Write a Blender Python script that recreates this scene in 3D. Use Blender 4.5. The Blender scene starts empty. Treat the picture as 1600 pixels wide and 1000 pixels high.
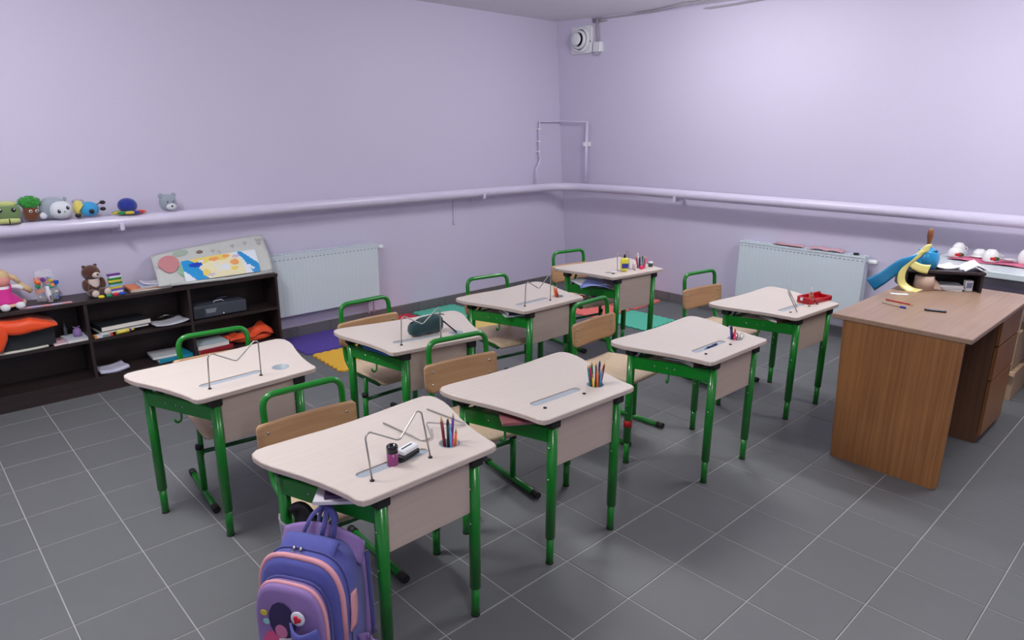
import bpy, bmesh, math, random
from mathutils import Vector, Matrix
PI = math.pi
random.seed(7)
sc = bpy.context.scene
COL = sc.collection
# ---------------------------------------------------------------- camera
YAW, PITCH, ROLL = math.radians(46.732), math.radians(15.867), math.radians(0.285)
fw = Vector((math.cos(YAW)*math.cos(PITCH), math.sin(YAW)*math.cos(PITCH), -math.sin(PITCH)))
rt0 = Vector((math.sin(YAW), -math.cos(YAW), 0)); up0 = rt0.cross(fw)
rt = rt0*math.cos(ROLL) + up0*math.sin(ROLL); up = up0*math.cos(ROLL) - rt0*math.sin(ROLL)
cam_d = bpy.data.cameras.new('camera'); cam = bpy.data.objects.new('camera', cam_d); COL.objects.link(cam)
cam.matrix_world = Matrix(((rt.x, up.x, -fw.x, -5.60), (rt.y, up.y, -fw.y, -5.01), (rt.z, up.z, -fw.z, 1.643), (0, 0, 0, 1)))
cam_d.sensor_fit = 'HORIZONTAL'; cam_d.sensor_width = 36.0; cam_d.lens = 1063.94/1600*36.0
cam_d.clip_start = 0.05
sc.camera = cam
# ---------------------------------------------------------------- world, exposure, lights
w = bpy.data.worlds.new('world'); sc.world = w; w.use_nodes = True
w.node_tree.nodes['Background'].inputs[0].default_value = (0.75, 0.8, 1, 1)
w.node_tree.nodes['Background'].inputs[1].default_value = 0.05
sc.view_settings.view_transform = 'Standard'; sc.view_settings.look = 'None'
sc.view_settings.gamma = 1.0; sc.view_settings.exposure = -0.06; sc.view_settings.use_curve_mapping = False
LAMP_COL = (1.0, 1.0, 0.985)
LAMPS = [(-1.4, -2.2, 33), (-1.4, -4.5, 44), (-5.3, -2.1, 64), (-5.0, -5.2, 34)]      # tubes: they shine all round, a bit more downwards
for (lx, ly, lp) in LAMPS:
    d = bpy.data.lights.new('diffuser_light', 'AREA'); d.shape = 'RECTANGLE'; d.size = 0.14; d.size_y = 0.9
    d.energy = lp*0.24; d.color = LAMP_COL
    o = bpy.data.objects.new('diffuser_light', d); COL.objects.link(o); o.location = (lx, ly, 2.585)
    for k in (-1, 0, 1):
        d = bpy.data.lights.new('tube_light', 'POINT'); d.shadow_soft_size = 0.07
        d.energy = lp/3.0; d.color = LAMP_COL
        o = bpy.data.objects.new('tube_light', d); COL.objects.link(o); o.location = (lx, ly+0.3*k, 2.48)

# ---------------------------------------------------------------- materials
def lin(c):
    return tuple(((v/255.0)/12.92 if v/255.0 <= 0.04045 else ((v/255.0+0.055)/1.055)**2.4) for v in c)
MATS = {}
def mat(name, rgb, rough=0.5, metal=0.0, noise=0.0, nscale=30.0, bump=0.0, bscale=200.0, coat=0.0, trans=0.0, alpha=1.0, spec=0.5, sheen=0.0, vary=0.0):
    if name in MATS: return MATS[name]
    m = bpy.data.materials.new(name); m.use_nodes = True; nt = m.node_tree; b = nt.nodes['Principled BSDF']
    c = lin(rgb); b.inputs['Base Color'].default_value = (*c, 1)
    b.inputs['Roughness'].default_value = rough; b.inputs['Metallic'].default_value = metal
    b.inputs['Coat Weight'].default_value = coat; b.inputs['Transmission Weight'].default_value = trans
    b.inputs['Alpha'].default_value = alpha; b.inputs['Specular IOR Level'].default_value = spec
    b.inputs['Sheen Weight'].default_value = sheen
    tc = nt.nodes.new('ShaderNodeTexCoord')
    if noise > 0 or vary > 0:
        n = nt.nodes.new('ShaderNodeTexNoise'); n.inputs['Scale'].default_value = nscale; n.inputs['Detail'].default_value = 4
        nt.links.new(tc.outputs['Object'], n.inputs['Vector'])
        mx = nt.nodes.new('ShaderNodeMix'); mx.data_type = 'RGBA'
        mx.inputs['A'].default_value = (*[v*(1-noise) for v in c], 1); mx.inputs['B'].default_value = (*[min(1, v*(1+noise)) for v in c], 1)
        nt.links.new(n.outputs['Fac'], mx.inputs['Factor'])
        out = mx.outputs['Result']
        if vary > 0:
            oi = nt.nodes.new('ShaderNodeObjectInfo'); hs = nt.nodes.new('ShaderNodeHueSaturation')
            mr = nt.nodes.new('ShaderNodeMapRange'); mr.inputs['To Min'].default_value = 1-vary; mr.inputs['To Max'].default_value = 1+vary
            nt.links.new(oi.outputs['Random'], mr.inputs['Value']); nt.links.new(mr.outputs['Result'], hs.inputs['Value'])
            nt.links.new(out, hs.inputs['Color']); out = hs.outputs['Color']
        nt.links.new(out, b.inputs['Base Color'])
    if bump > 0:
        n2 = nt.nodes.new('ShaderNodeTexNoise'); n2.inputs['Scale'].default_value = bscale; n2.inputs['Detail'].default_value = 3
        nt.links.new(tc.outputs['Object'], n2.inputs['Vector'])
        bp = nt.nodes.new('ShaderNodeBump'); bp.inputs['Strength'].default_value = bump; bp.inputs['Distance'].default_value = 0.002
        nt.links.new(n2.outputs['Fac'], bp.inputs['Height']); nt.links.new(bp.outputs['Normal'], b.inputs['Normal'])
    MATS[name] = m; return m
def wood(name, a, b_, axis='X', scale=1.0, rough=0.45, fine=60.0):
    """Straight-grained wood / laminate; the grain runs along the given object axis."""
    if name in MATS: return MATS[name]
    m = bpy.data.materials.new(name); m.use_nodes = True; nt = m.node_tree; b = nt.nodes['Principled BSDF']
    tc = nt.nodes.new('ShaderNodeTexCoord'); mp = nt.nodes.new('ShaderNodeMapping')
    s = {'X': (1.2, fine, fine), 'Y': (fine, 1.2, fine), 'Z': (fine, fine, 1.2)}[axis]
    mp.inputs['Scale'].default_value = tuple(v*scale for v in s)
    nt.links.new(tc.outputs['Object'], mp.inputs['Vector'])
    n = nt.nodes.new('ShaderNodeTexNoise'); n.inputs['Scale'].default_value = 1.0; n.inputs['Detail'].default_value = 5; n.inputs['Roughness'].default_value = 0.65; n.inputs['Distortion'].default_value = 0.6
    nt.links.new(mp.outputs['Vector'], n.inputs['Vector'])
    n2 = nt.nodes.new('ShaderNodeTexNoise'); n2.inputs['Scale'].default_value = 3.0
    nt.links.new(tc.outputs['Object'], n2.inputs['Vector'])
    ad = nt.nodes.new('ShaderNodeMath'); ad.operation = 'MULTIPLY_ADD'; ad.inputs[1].default_value = 0.35
    nt.links.new(n2.outputs['Fac'], ad.inputs[0]); nt.links.new(n.outputs['Fac'], ad.inputs[2])
    rp = nt.nodes.new('ShaderNodeValToRGB'); rp.color_ramp.elements[0].position = 0.45; rp.color_ramp.elements[1].position = 0.88
    rp.color_ramp.elements[0].color = (*lin(a), 1); rp.color_ramp.elements[1].color = (*lin(b_), 1)
    nt.links.new(ad.outputs[0], rp.inputs['Fac']); nt.links.new(rp.outputs['Color'], b.inputs['Base Color'])
    b.inputs['Roughness'].default_value = rough
    MATS[name] = m; return m

WALL = mat('lilac_wall_paint', (203, 197, 220), 0.55, noise=0.02, nscale=1.5, bump=0.15, bscale=120)
CEIL = mat('ceiling_white', (228, 226, 232), 0.7, noise=0.02, nscale=3)
TILE = mat('grey_porcelain_tile', (104, 106, 108), 0.5, noise=0.05, nscale=14, bump=0.12, bscale=260, vary=0.035)
GROUT = mat('light_grout', (172, 171, 170), 0.9, noise=0.1, nscale=60)
BTILE = mat('dark_skirting_tile', (104, 102, 106), 0.45, noise=0.06, nscale=18, vary=0.05)
PIPE = mat('lilac_gloss_paint', (209, 203, 225), 0.3)
RAD = mat('radiator_white', (208, 220, 228), 0.35)
WHITE = mat('white_plastic', (228, 230, 234), 0.35)
GREYP = mat('grey_conduit', (165, 160, 172), 0.5)
DARK = mat('near_black', (22, 20, 24), 0.5)
BLACK = mat('black_rubber', (24, 22, 22), 0.6)
GREEN = mat('green_powder_coat', (10, 124, 32), 0.30, coat=0.3, noise=0.04, nscale=8)
GREEND = mat('dark_green_steel', (14, 88, 40), 0.35)
TOP = wood('pale_maple_laminate', (204, 193, 184), (210, 199, 191), 'X', rough=0.38)
EDGE = mat('pinkish_edge_band', (196, 180, 170), 0.5)
PANEL = wood('pale_maple_panel', (186, 168, 156), (194, 176, 164), 'X', rough=0.5)
PLY = wood('birch_plywood', (178, 136, 98), (198, 158, 118), 'X', rough=0.4)
SEATW = wood('seat_plywood', (206, 180, 148), (222, 200, 170), 'Y', rough=0.4)
WENGE = wood('wenge_laminate', (36, 26, 27), (54, 41, 41), 'X', rough=0.42)
WENGEZ = wood('wenge_laminate_upright', (36, 26, 27), (54, 41, 41), 'Z', rough=0.42)
OAKX = wood('oak_laminate_top', (148, 120, 100), (164, 136, 116), 'X', rough=0.36)
OAKZ = wood('oak_laminate_side', (124, 80, 42), (166, 114, 66), 'Z', rough=0.42, fine=85)
OAKD = wood('oak_laminate_pedestal', (96, 66, 48), (120, 84, 60), 'Z', rough=0.45)
STEEL = mat('chrome_steel', (196, 194, 190), 0.22, metal=1.0)
WIRE = mat('grey_steel_wire', (176, 172, 168), 0.35, metal=0.7)
GROOVE = mat('grey_blue_groove', (158, 167, 177), 0.5)
PAPER = mat('paper_white', (228, 230, 236), 0.7)
CARD = wood('brown_cardboard', (168, 140, 112), (184, 156, 126), 'Z', rough=0.85)
def col(name, rgb, rough=0.5, **k): return mat(name, rgb, rough, **k)

# ---------------------------------------------------------------- mesh helpers
class MB:
    def __init__(s): s.v = []; s.f = []; s.mi = []; s.sm = []; s.mats = []
    def _m(s, m):
        if m is None: return 0
        if m not in s.mats: s.mats.append(m)
        return s.mats.index(m)
    def add(s, vs, fs, m=None, smooth=False, M=None):
        o = len(s.v); i = s._m(m)
        for v in vs:
            v = Vector(v); s.v.append(M @ v if M else v)
        for f in fs: s.f.append([o+k for k in f]); s.mi.append(i); s.sm.append(smooth)
        return s
    def box(s, x0, x1, y0, y1, z0, z1, m=None, M=None, b=0.0):
        if b <= 0:
            vs = [(x0,y0,z0),(x1,y0,z0),(x1,y1,z0),(x0,y1,z0),(x0,y0,z1),(x1,y0,z1),(x1,y1,z1),(x0,y1,z1)]
            return s.add(vs, [(3,2,1,0),(4,5,6,7),(0,1,5,4),(1,2,6,5),(2,3,7,6),(3,0,4,7)], m, False, M)
        out = [(x0+b,y0),(x1-b,y0),(x1,y0+b),(x1,y1-b),(x1-b,y1),(x0+b,y1),(x0,y1-b),(x0,y0+b)]
        return s.prism(out, z0, z1, m, b, M)
    def prism(s, out, z0, z1, m=None, b=0.0, M=None, side=None, smooth=False):
        n = len(out)
        def inset(d):
            r = []
            for i in range(n):
                p, q, t = Vector(out[i-1]), Vector(out[i]), Vector(out[(i+1) % n])
                a = (q-p).normalized(); c = (t-q).normalized(); nn = Vector((-(a.y+c.y), a.x+c.x))
                if nn.length < 1e-6: nn = Vector((-a.y, a.x))
                nn.normalize(); k = max(0.5, nn.dot(Vector((-a.y, a.x)))); r.append(q + nn*(d/k))
            return r
        if b > 0: rings = [(inset(b), z0), (out, z0+b), (out, z1-b), (inset(b), z1)]
        else: rings = [(out, z0), (out, z1)]
        vs = [(p[0], p[1], z) for r, z in rings for p in r]
        sf = []
        for k in range(len(rings)-1):
            for i in range(n):
                j = (i+1) % n; sf.append((k*n+i, k*n+j, (k+1)*n+j, (k+1)*n+i))
        top = [tuple((len(rings)-1)*n+i for i in range(n))]; bot = [tuple(reversed(range(n)))]
        o = len(s.v)
        s.add(vs, sf, side or m, smooth, M)
        for f in top+bot:
            s.f.append([o+k for k in f]); s.mi.append(s._m(m)); s.sm.append(False)
        return s
    def tube(s, pts, r, m=None, seg=10, cap=True, M=None, rs=None, flat=1.0):
        P = [Vector(p) for p in pts]; n = len(P); T = []
        for i in range(n):
            a = P[max(0, i-1)]; c = P[min(n-1, i+1)]; T.append((c-a).normalized())
        u = T[0].orthogonal().normalized()
        if abs(T[0].z) < 0.9: u = T[0].cross(Vector((0, 0, 1))).normalized()
        vs = []
        for i in range(n):
            if i: u = (u - T[i]*u.dot(T[i])).normalized()
            v = T[i].cross(u); rr = rs[i] if rs else r
            for k in range(seg):
                a = 2*PI*k/seg; vs.append(P[i] + u*(rr*math.cos(a)) + v*(rr*flat*math.sin(a)))
        fs = [(i*seg+k, i*seg+(k+1) % seg, (i+1)*seg+(k+1) % seg, (i+1)*seg+k) for i in range(n-1) for k in range(seg)]
        o = len(s.v); s.add(vs, fs, m, True, M)
        if cap:
            s.f.append([o+k for k in reversed(range(seg))]); s.mi.append(s._m(m)); s.sm.append(False)
            s.f.append([o+(n-1)*seg+k for k in range(seg)]); s.mi.append(s._m(m)); s.sm.append(False)
        return s
    def lathe(s, prof, c=(0, 0, 0), m=None, seg=20, M=None, ang=None):
        vs = []; fs = []; n = len(prof)
        for r, z in prof:
            for k in range(seg):
                a = 2*PI*k/seg; vs.append((c[0]+r*math.cos(a), c[1]+r*math.sin(a), c[2]+z))
        for i in range(n-1):
            for k in range(seg): fs.append((i*seg+k, i*seg+(k+1) % seg, (i+1)*seg+(k+1) % seg, (i+1)*seg+k))
        s.add(vs, fs, m, True, M); o = len(s.v)-n*seg
        if prof[0][0] > 1e-4: s.f.append([o+k for k in reversed(range(seg))]); s.mi.append(s._m(m)); s.sm.append(False)
        if prof[-1][0] > 1e-4: s.f.append([o+(n-1)*seg+k for k in range(seg)]); s.mi.append(s._m(m)); s.sm.append(False)
        return s
    def blob(s, c, r, m=None, e=1.0, seg=16, M=None, jit=0.0, taper=0.0):
        """Superellipsoid; e<1 gets boxier. taper shrinks towards +z."""
        vs = []; fs = []; R = max(6, seg//2)
        def sp(x): return math.copysign(abs(x)**e, x)
        for i in range(R+1):
            ph = -PI/2+PI*i/R
            for k in range(seg):
                th = 2*PI*k/seg; zz = sp(math.sin(ph)); t = 1-taper*(zz*0.5+0.5)
                j = 1+jit*(random.random()-0.5) if 0 < i < R else 1
                vs.append((c[0]+r[0]*t*j*sp(math.cos(ph))*sp(math.cos(th)), c[1]+r[1]*t*j*sp(math.cos(ph))*sp(math.sin(th)), c[2]+r[2]*zz))
        for i in range(R):
            for k in range(seg): fs.append((i*seg+k, i*seg+(k+1) % seg, (i+1)*seg+(k+1) % seg, (i+1)*seg+k))
        return s.add(vs, fs, m, True, M)
    def cloth(s, fn, nu, nv, m=None, th=0.004, M=None):
        """Thick sheet from fn(u,v)->point."""
        vs = []; N = []
        P = [[Vector(fn(i/nu, j/nv)) for j in range(nv+1)] for i in range(nu+1)]
        for i in range(nu+1):
            for j in range(nv+1):
                a = P[min(nu, i+1)][j]-P[max(0, i-1)][j]; b = P[i][min(nv, j+1)]-P[i][max(0, j-1)]
                nn = a.cross(b); nn = nn.normalized() if nn.length > 1e-9 else Vector((0, 0, 1)); N.append(nn)
        K = (nu+1)*(nv+1)
        for sgn in (0.5, -0.5):
            for i in range(nu+1):
                for j in range(nv+1): vs.append(P[i][j]+N[i*(nv+1)+j]*th*sgn)
        fs = []
        def q(i, j): return i*(nv+1)+j
        for i in range(nu):
            for j in range(nv):
                a = (q(i,j), q(i+1,j), q(i+1,j+1), q(i,j+1)); fs.append(a); fs.append(tuple(K+x for x in reversed(a)))
        bd = [q(i, 0) for i in range(nu+1)]+[q(nu, j) for j in range(1, nv+1)]+[q(i, nv) for i in range(nu-1, -1, -1)]+[q(0, j) for j in range(nv-1, 0, -1)]
        for k in range(len(bd)):
            a, b = bd[k], bd[(k+1) % len(bd)]; fs.append((b, a, K+a, K+b))
        return s.add(vs, fs, m, True, M)
    def mesh(s, name):
        me = bpy.data.meshes.new(name); me.from_pydata([tuple(v) for v in s.v], [], s.f)
        for m in s.mats: me.materials.append(m)
        for p, i, sm in zip(me.polygons, s.mi, s.sm): p.material_index = i; p.use_smooth = sm
        me.update(); return me
def mb(): return MB()
def link(name, me, parent=None, loc=None, rot=None):
    o = bpy.data.objects.new(name, me); COL.objects.link(o)
    if parent: o.parent = parent
    if loc is not None: o.location = loc
    if rot is not None: o.rotation_euler = rot
    return o
def obj(name, b, parent=None, label=None, cat=None, group=None, kind=None, loc=None, rot=None):
    o = link(name, b.mesh(name) if isinstance(b, MB) else b, parent, loc, rot)
    return tag(o, label, cat, group, kind)
def tag(o, label=None, cat=None, group=None, kind=None):
    for k, v in (('label', label), ('category', cat), ('group', group), ('kind', kind)):
        if v: o[k] = v
    return o
def thing(name, label, cat, loc=(0, 0, 0), rz=0.0, group=None, rot=None):
    o = bpy.data.objects.new(name, None); COL.objects.link(o); o.empty_display_size = 0.05
    o.location = loc; o.rotation_euler = rot if rot else (0, 0, rz)
    return tag(o, label, cat, group)
def dup(o, parent=None):
    c = o.copy(); COL.objects.link(c)
    if parent: c.parent = parent
    for ch in list(KIDS.get(o.name, [])): KIDS.setdefault(c.name, []).append(dup(ch, c))
    return c
KIDS = {}
def reg(o):
    KIDS[o.name] = [x for x in bpy.data.objects if x.parent == o]
    for ch in KIDS[o.name]: reg(ch)
def R(d): return math.radians(d)
def MT(loc=(0, 0, 0), rz=0, rx=0, ry=0): return Matrix.Translation(loc) @ Matrix.Rotation(R(rz), 4, 'Z') @ Matrix.Rotation(R(ry), 4, 'Y') @ Matrix.Rotation(R(rx), 4, 'X')
def arc(c, r, a0, a1, n, z, plane='xy'):
    return [(c[0]+r*math.cos(a0+(a1-a0)*i/n), c[1]+r*math.sin(a0+(a1-a0)*i/n), z) for i in range(n+1)]
def round_path(pts, r, n=5):
    """Round the corners of a polyline with radius r."""
    P = [Vector(p) for p in pts]; out = [P[0]]
    for i in range(1, len(P)-1):
        a = (P[i-1]-P[i]); c = (P[i+1]-P[i]); ra = min(r, a.length*0.49, c.length*0.49)
        A = P[i]+a.normalized()*ra; C = P[i]+c.normalized()*ra
        for k in range(n+1):
            t = k/n; out.append(A*(1-t)**2 + P[i]*2*t*(1-t) + C*t*t)
    out.append(P[-1]); return out
def round_poly(pts, r, n=4):
    P = [Vector(p) for p in pts]; out = []; N = len(P)
    rr = r if isinstance(r, (list, tuple)) else [r]*N
    for i in range(N):
        a = P[i-1]-P[i]; c = P[(i+1) % N]-P[i]; ra = min(rr[i], a.length*0.45, c.length*0.45)
        if ra < 1e-5: out.append(P[i]); continue
        A = P[i]+a.normalized()*ra; C = P[i]+c.normalized()*ra
        for k in range(n+1):
            t = k/n; out.append(A*(1-t)**2 + P[i]*2*t*(1-t) + C*t*t)
    return [(p.x, p.y) for p in out]

# ---------------------------------------------------------------- room shell
H = 2.64; X0, Y0 = -7.2, -7.0
def wx(y, z): return -(0.06+0.24*z/H)*max(0.0, 1+y/3.3)     # the right wall is not quite plumb near the corner
b = mb()
ny, nz = 30, 6
vs = [(wx(Y0*i/ny, H*j/nz), Y0*i/ny, H*j/nz) for i in range(ny+1) for j in range(nz+1)]
fs = [(i*(nz+1)+j, i*(nz+1)+j+1, (i+1)*(nz+1)+j+1, (i+1)*(nz+1)+j) for i in range(ny) for j in range(nz)]
b.add(vs, [tuple(reversed(f)) for f in fs], WALL); b.box(0.001, 0.2, Y0, 0.2, 0, H, WALL)
wr = obj('wall_right', b, kind='structure')
wl = obj('wall_left', mb().box(X0, 0.0, 0.0, 0.2, 0, H, WALL), kind='structure')
obj('wall_front', mb().box(X0, 0.2, Y0-0.2, Y0, 0, H, WALL), kind='structure')
obj('wall_back', mb().box(X0-0.2, X0, Y0-0.2, 0.2, 0, H, WALL), kind='structure')
obj('ceiling', mb().box(X0-0.2, 0.2, Y0-0.2, 0.2, H, H+0.15, CEIL), kind='structure')
# floor: grout bed with separate porcelain tiles
fl = obj('floor', mb().box(X0-0.2, 0.2, Y0-0.2, 0.2, -0.15, -0.0022, GROUT), kind='structure')
TS = 0.30; gx0 = 0.0508-0.0; gy0 = -0.1734+0.0
def tile_mesh(w_, d_, h, mt, bv=0.0018):
    m_ = mb(); m_.prism([(0, 0), (w_, 0), (w_, d_), (0, d_)], -h, 0.0, mt, 0.0)
    m_ = mb(); i = bv
    v = [(0,0,-h),(w_,0,-h),(w_,d_,-h),(0,d_,-h),(0,0,-i),(w_,0,-i),(w_,d_,-i),(0,d_,-i),(i,i,0),(w_-i,i,0),(w_-i,d_-i,0),(i,d_-i,0)]
    f = [(0,1,5,4),(1,2,6,5),(2,3,7,6),(3,0,4,7),(4,5,9,8),(5,6,10,9),(6,7,11,10),(7,4,8,11),(8,9,10,11)]
    return m_.add(v, f, mt)
g = 0.0042; full = tile_mesh(TS-g, TS-g, 0.006, TILE).mesh('tile')
cells = []
nxc = int((0-X0)/TS)+2; nyc = int((0-Y0)/TS)+2
for i in range(-1, nxc):
    for j in range(-1, nyc):
        xa = gx0-TS*(i+1); ya = gy0-TS*(j)
        x1, x2 = max(xa, X0), min(xa+TS, 0.0); y1, y2 = max(ya, Y0), min(ya+TS, 0.0)
        if x2-x1 < 0.02 or y2-y1 < 0.02: continue
        cx, cy = (x1+x2)/2, (y1+y2)/2
        d = Vector((cx, cy, 0))-cam.location; zc = d.dot(fw)
        vis = False; dist = zc
        if zc > 0.3:
            px, py = 800+1063.94*d.dot(rt)/zc, 500-1063.94*d.dot(up)/zc
            vis = -110 < px < 1710 and py < 1100
        hid = (cy > -0.27 and cx < -3.5)
        cells.append((0 if (vis and not hid) else 1, dist if zc > 0 else 99, x1, x2, y1, y2))
cells.sort()
rest = mb()
for k, (nv, dist, x1, x2, y1, y2) in enumerate(cells):
    f_ = abs(x2-x1-TS) < 1e-6 and abs(y2-y1-TS) < 1e-6
    if k < 300 and nv == 0:
        me = full if f_ else tile_mesh(x2-x1-g, y2-y1-g, 0.006, TILE).mesh('tile')
        link('tile', me, fl, (x1+g/2, y1+g/2, 0))
    else:
        t_ = tile_mesh(x2-x1-g, y2-y1-g, 0.006, TILE); rest.add([(v.x+x1+g/2, v.y+y1+g/2, v.z) for v in t_.v], t_.f, TILE)
obj('distant_tiles', rest, fl, kind='stuff')
# skirting of cut tiles
bl = obj('baseboard_left', mb().box(X0, -0.07, -0.008, -0.0005, 0, 0.092, GROUT), kind='structure')
for k in range(14):
    x2 = gx0-TS*(k)-0.02 if k else -0.075
    x1 = gx0-TS*(k+1)-0.02
    x2 = min(x2, -0.075)
    obj('skirting_tile', mb().box(x1+0.002, x2-0.002, -0.014, -0.009, 0.002, 0.09, BTILE, b=0.001), bl)
m_ = mb()
for k in range(24):
    ya, yb = -0.3*k-0.002, -0.3*(k+1)
    m_.add([(wx(ya, 0)-0.008, ya, 0), (wx(yb, 0)-0.008, yb, 0), (wx(yb, .092)-0.001, yb, 0.092), (wx(ya, .092)-0.001, ya, 0.092), (wx(ya, .092)+0.0, ya, 0.092), (wx(yb, .092), yb, 0.092)], [(0,3,2,1), (3,4,5,2)], GROUT)
br = obj('baseboard_right', m_, kind='structure')
for k in range(17):
    ya, yb = -0.02-0.3*k-0.13-0.002, -0.02-0.3*(k+1)-0.13+0.002
    if k == 0: ya = -0.02
    xa, xb = wx(ya, 0)-0.010, wx(yb, 0)-0.010
    v = [(xa,ya,.002),(xb,yb,.002),(xb,yb,.09),(xa,ya,.09),(xa-.006,ya,.002),(xb-.006,yb,.002),(xb-.006,yb,.09),(xa-.006,ya,.09)]
    obj('skirting_tile', mb().add(v, [(0,1,2,3),(7,6,5,4),(0,4,5,1),(3,2,6,7),(0,3,7,4),(1,5,6,2)], BTILE), br)

# ---------------------------------------------------------------- heating pipe round the room
PZ, PR, PO = 1.052, 0.041, 0.14
def pc(y): return wx(y, PZ)-PO
path = [(X0+0.01, -PO, PZ-0.012), (-3.0, -PO, PZ)]
cx0 = pc(-0.6)
rr = 0.30
path += [(pc(-0.4)-rr-0.0, -PO, PZ)]
c = (pc(-0.4)-rr, -PO-rr)
for i in range(1, 9):
    a = PI/2-(PI/2)*i/8; path.append((c[0]+rr*math.cos(a), c[1]+rr*math.sin(a), PZ))
for yy in (-1.0, -1.6, -2.2, -2.8, -3.3, -4.2, -5.5, -6.98): path.append((pc(yy), yy, PZ+0.008))
hp = thing('heating_pipe', 'long fat lilac-painted heating pipe running along both walls at waist height', 'pipe', (-2.4, -PO, PZ))
def rel(pts, o): return [Vector(p)-Vector(o) for p in pts]
O_ = (-2.4, -PO, PZ)
obj('pipe', mb().tube(rel(path, O_), PR, PIPE, 18), hp)
for (bx_, by_, ax) in ((-1.42, 0, 'L'), (-4.45, 0, 'L'), (0, -1.48, 'R'), (0, -4.6, 'R')):
    q = mb()
    if ax == 'L':
        q.box(bx_-0.012, bx_+0.012, -0.14, 0.002, PZ-PR-0.018, PZ-PR-0.002, PIPE); q.box(bx_-0.02, bx_+0.02, -0.012, 0.0, PZ-PR-0.05, PZ-PR, PIPE)
        q.box(bx_-0.012, bx_+0.012, -0.195, -0.18, PZ-PR-0.012, PZ-PR+0.03, PIPE)
    else:
        q.box(-0.14+wx(by_, 1), wx(by_, 1)+0.002, by_-0.012, by_+0.012, PZ-PR-0.018, PZ-PR+0.004, PIPE); q.box(wx(by_, 1)-0.012, wx(by_, 1)+.003, by_-0.02, by_+0.02, PZ-PR-0.05, PZ-PR, PIPE)
        q.box(-0.195+wx(by_, 1), -0.18+wx(by_, 1), by_-0.012, by_+0.012, PZ-PR-0.02, PZ-PR+0.03, PIPE)
    q.v = [v-Vector(O_) for v in q.v]
    obj('bracket', q, hp)
# thin pipe dropping below on the left wall
tp = obj('drop_pipe', mb().tube([(0, 0, 0), (0, 0, -0.245), (0, -0.0, -0.26)], 0.007, PIPE, 8), label='thin lilac pipe dropping down the left wall below the fat heating pipe', cat='pipe', loc=(-1.64, -0.008, 1.02))
# thin expansion pipes in the corner
cp = thing('corner_pipes', 'thin lilac-painted pipes framing the room corner above the heating pipe', 'pipe', (-0.25, -0.38, 1.09))
oc = Vector((-0.25, -0.38, 1.09))
ptsR = [(-0.235, -0.385, 1.085), (-0.235, -0.385, 1.69), (-0.25, -0.06, 1.695), (-0.40, -0.03, 1.69)]
obj('riser', mb().tube([p-oc for p in round_path(ptsR[:2], .02)], 0.014, PIPE, 10), cp)
obj('crosspiece', mb().tube([p-oc for p in round_path([Vector((-0.235, -0.385, 1.69)), Vector((-0.25, -0.03, 1.695)), Vector((-0.545, -0.028, 1.69))], .015)], 0.0075, PIPE, 8), cp)
obj('bent_riser', mb().tube([p-oc for p in round_path([Vector(p) for p in ((-0.545, -0.028, 1.695), (-0.55, -0.028, 1.60), (-0.545, -0.028, 1.36), (-0.53, -0.035, 1.33), (-0.575, -0.04, 1.245), (-0.595, -0.04, 1.24), (-0.61, -0.06, 1.085))], .012, 3)], 0.0085, PIPE, 8), cp)
for (zz, yy) in ((1.475, -0.385),):
    obj('clip', mb().box(-0.26, -0.15, yy-0.004, yy+0.03, zz-0.022, zz+0.022, WHITE, b=0.004, M=Matrix.Translation(-oc)), cp)
for zz in (1.62, 1.50, 1.40):
    obj('clip', mb().box(-0.56, -0.535, -0.04, 0.0, zz-0.008, zz+0.008, WHITE, M=Matrix.Translation(-oc)), cp)

# ---------------------------------------------------------------- extractor fan, junction box, conduit
fx = wx(-0.31, 2.45)
fan = thing('extractor_fan', 'white round-faced extractor fan high on the right wall by the corner', 'fan', (fx, -0.31, 2.45), 0)
Mf = Matrix.Rotation(-PI/2, 4, 'Y')          # local z -> -x (out of the wall)
q = mb(); q.prism(round_poly([(-.125, -.13), (.125, -.13), (.125, .13), (-.125, .13)], 0.03), -0.012, 0.022, WHITE, 0.004, Mf); obj('back_plate', q, fan)
obj('outer_ring', mb().lathe([(0.118, 0.02), (0.118, 0.04), (0.108, 0.055), (0.096, 0.055), (0.092, 0.03), (0.092, 0.022)], (0, 0.0, 0), WHITE, 32, Mf), fan)
obj('inner_ring', mb().lathe([(0.086, 0.022), (0.086, 0.062), (0.078, 0.075), (0.066, 0.075), (0.062, 0.04), (0.062, 0.022)], (0, 0, 0), WHITE, 32, Mf), fan)
obj('dark_duct', mb().lathe([(0.0, 0.024), (0.094, 0.024)], (0, 0, 0), DARK, 32, Mf), fan)
obj('front_disc', mb().lathe([(0.0, 0.082), (0.05, 0.083), (0.056, 0.092), (0.056, 0.102), (0.048, 0.108), (0.0, 0.108)], (0, 0, 0), WHITE, 32, Mf), fan)
jx = wx(-0.50, 2.36)
jb = thing('junction_box', 'small white junction box beside the extractor fan', 'electrical box', (jx, -0.505, 2.375))
obj('box_body', mb().box(-0.045, 0.012, -0.045, 0.045, -0.045, 0.045, WHITE, b=0.005), jb)
obj('cable_loop', mb().tube([(-0.02, 0.04, -0.04), (-0.03, 0.06, -0.065), (-0.03, 0.03, -0.075), (-0.03, -0.03, -0.07), (-.02, -.04, -.045)], 0.004, GREYP, 6), jb)
obj('screw', mb().lathe([(0.006, 0.0), (0.006, 0.004), (0, 0.005)], (0, 0, 0), DARK, 8, MT((-0.046, 0.075, 0.055)) @ Mf), jb)
cd = thing('ceiling_conduit', 'grey cable conduit dropping to the junction box and sagging along the ceiling edge', 'conduit', (wx(-.5, 2.6)-0.02, -0.50, 2.42))
oc2 = Vector(cd.location)
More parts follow.
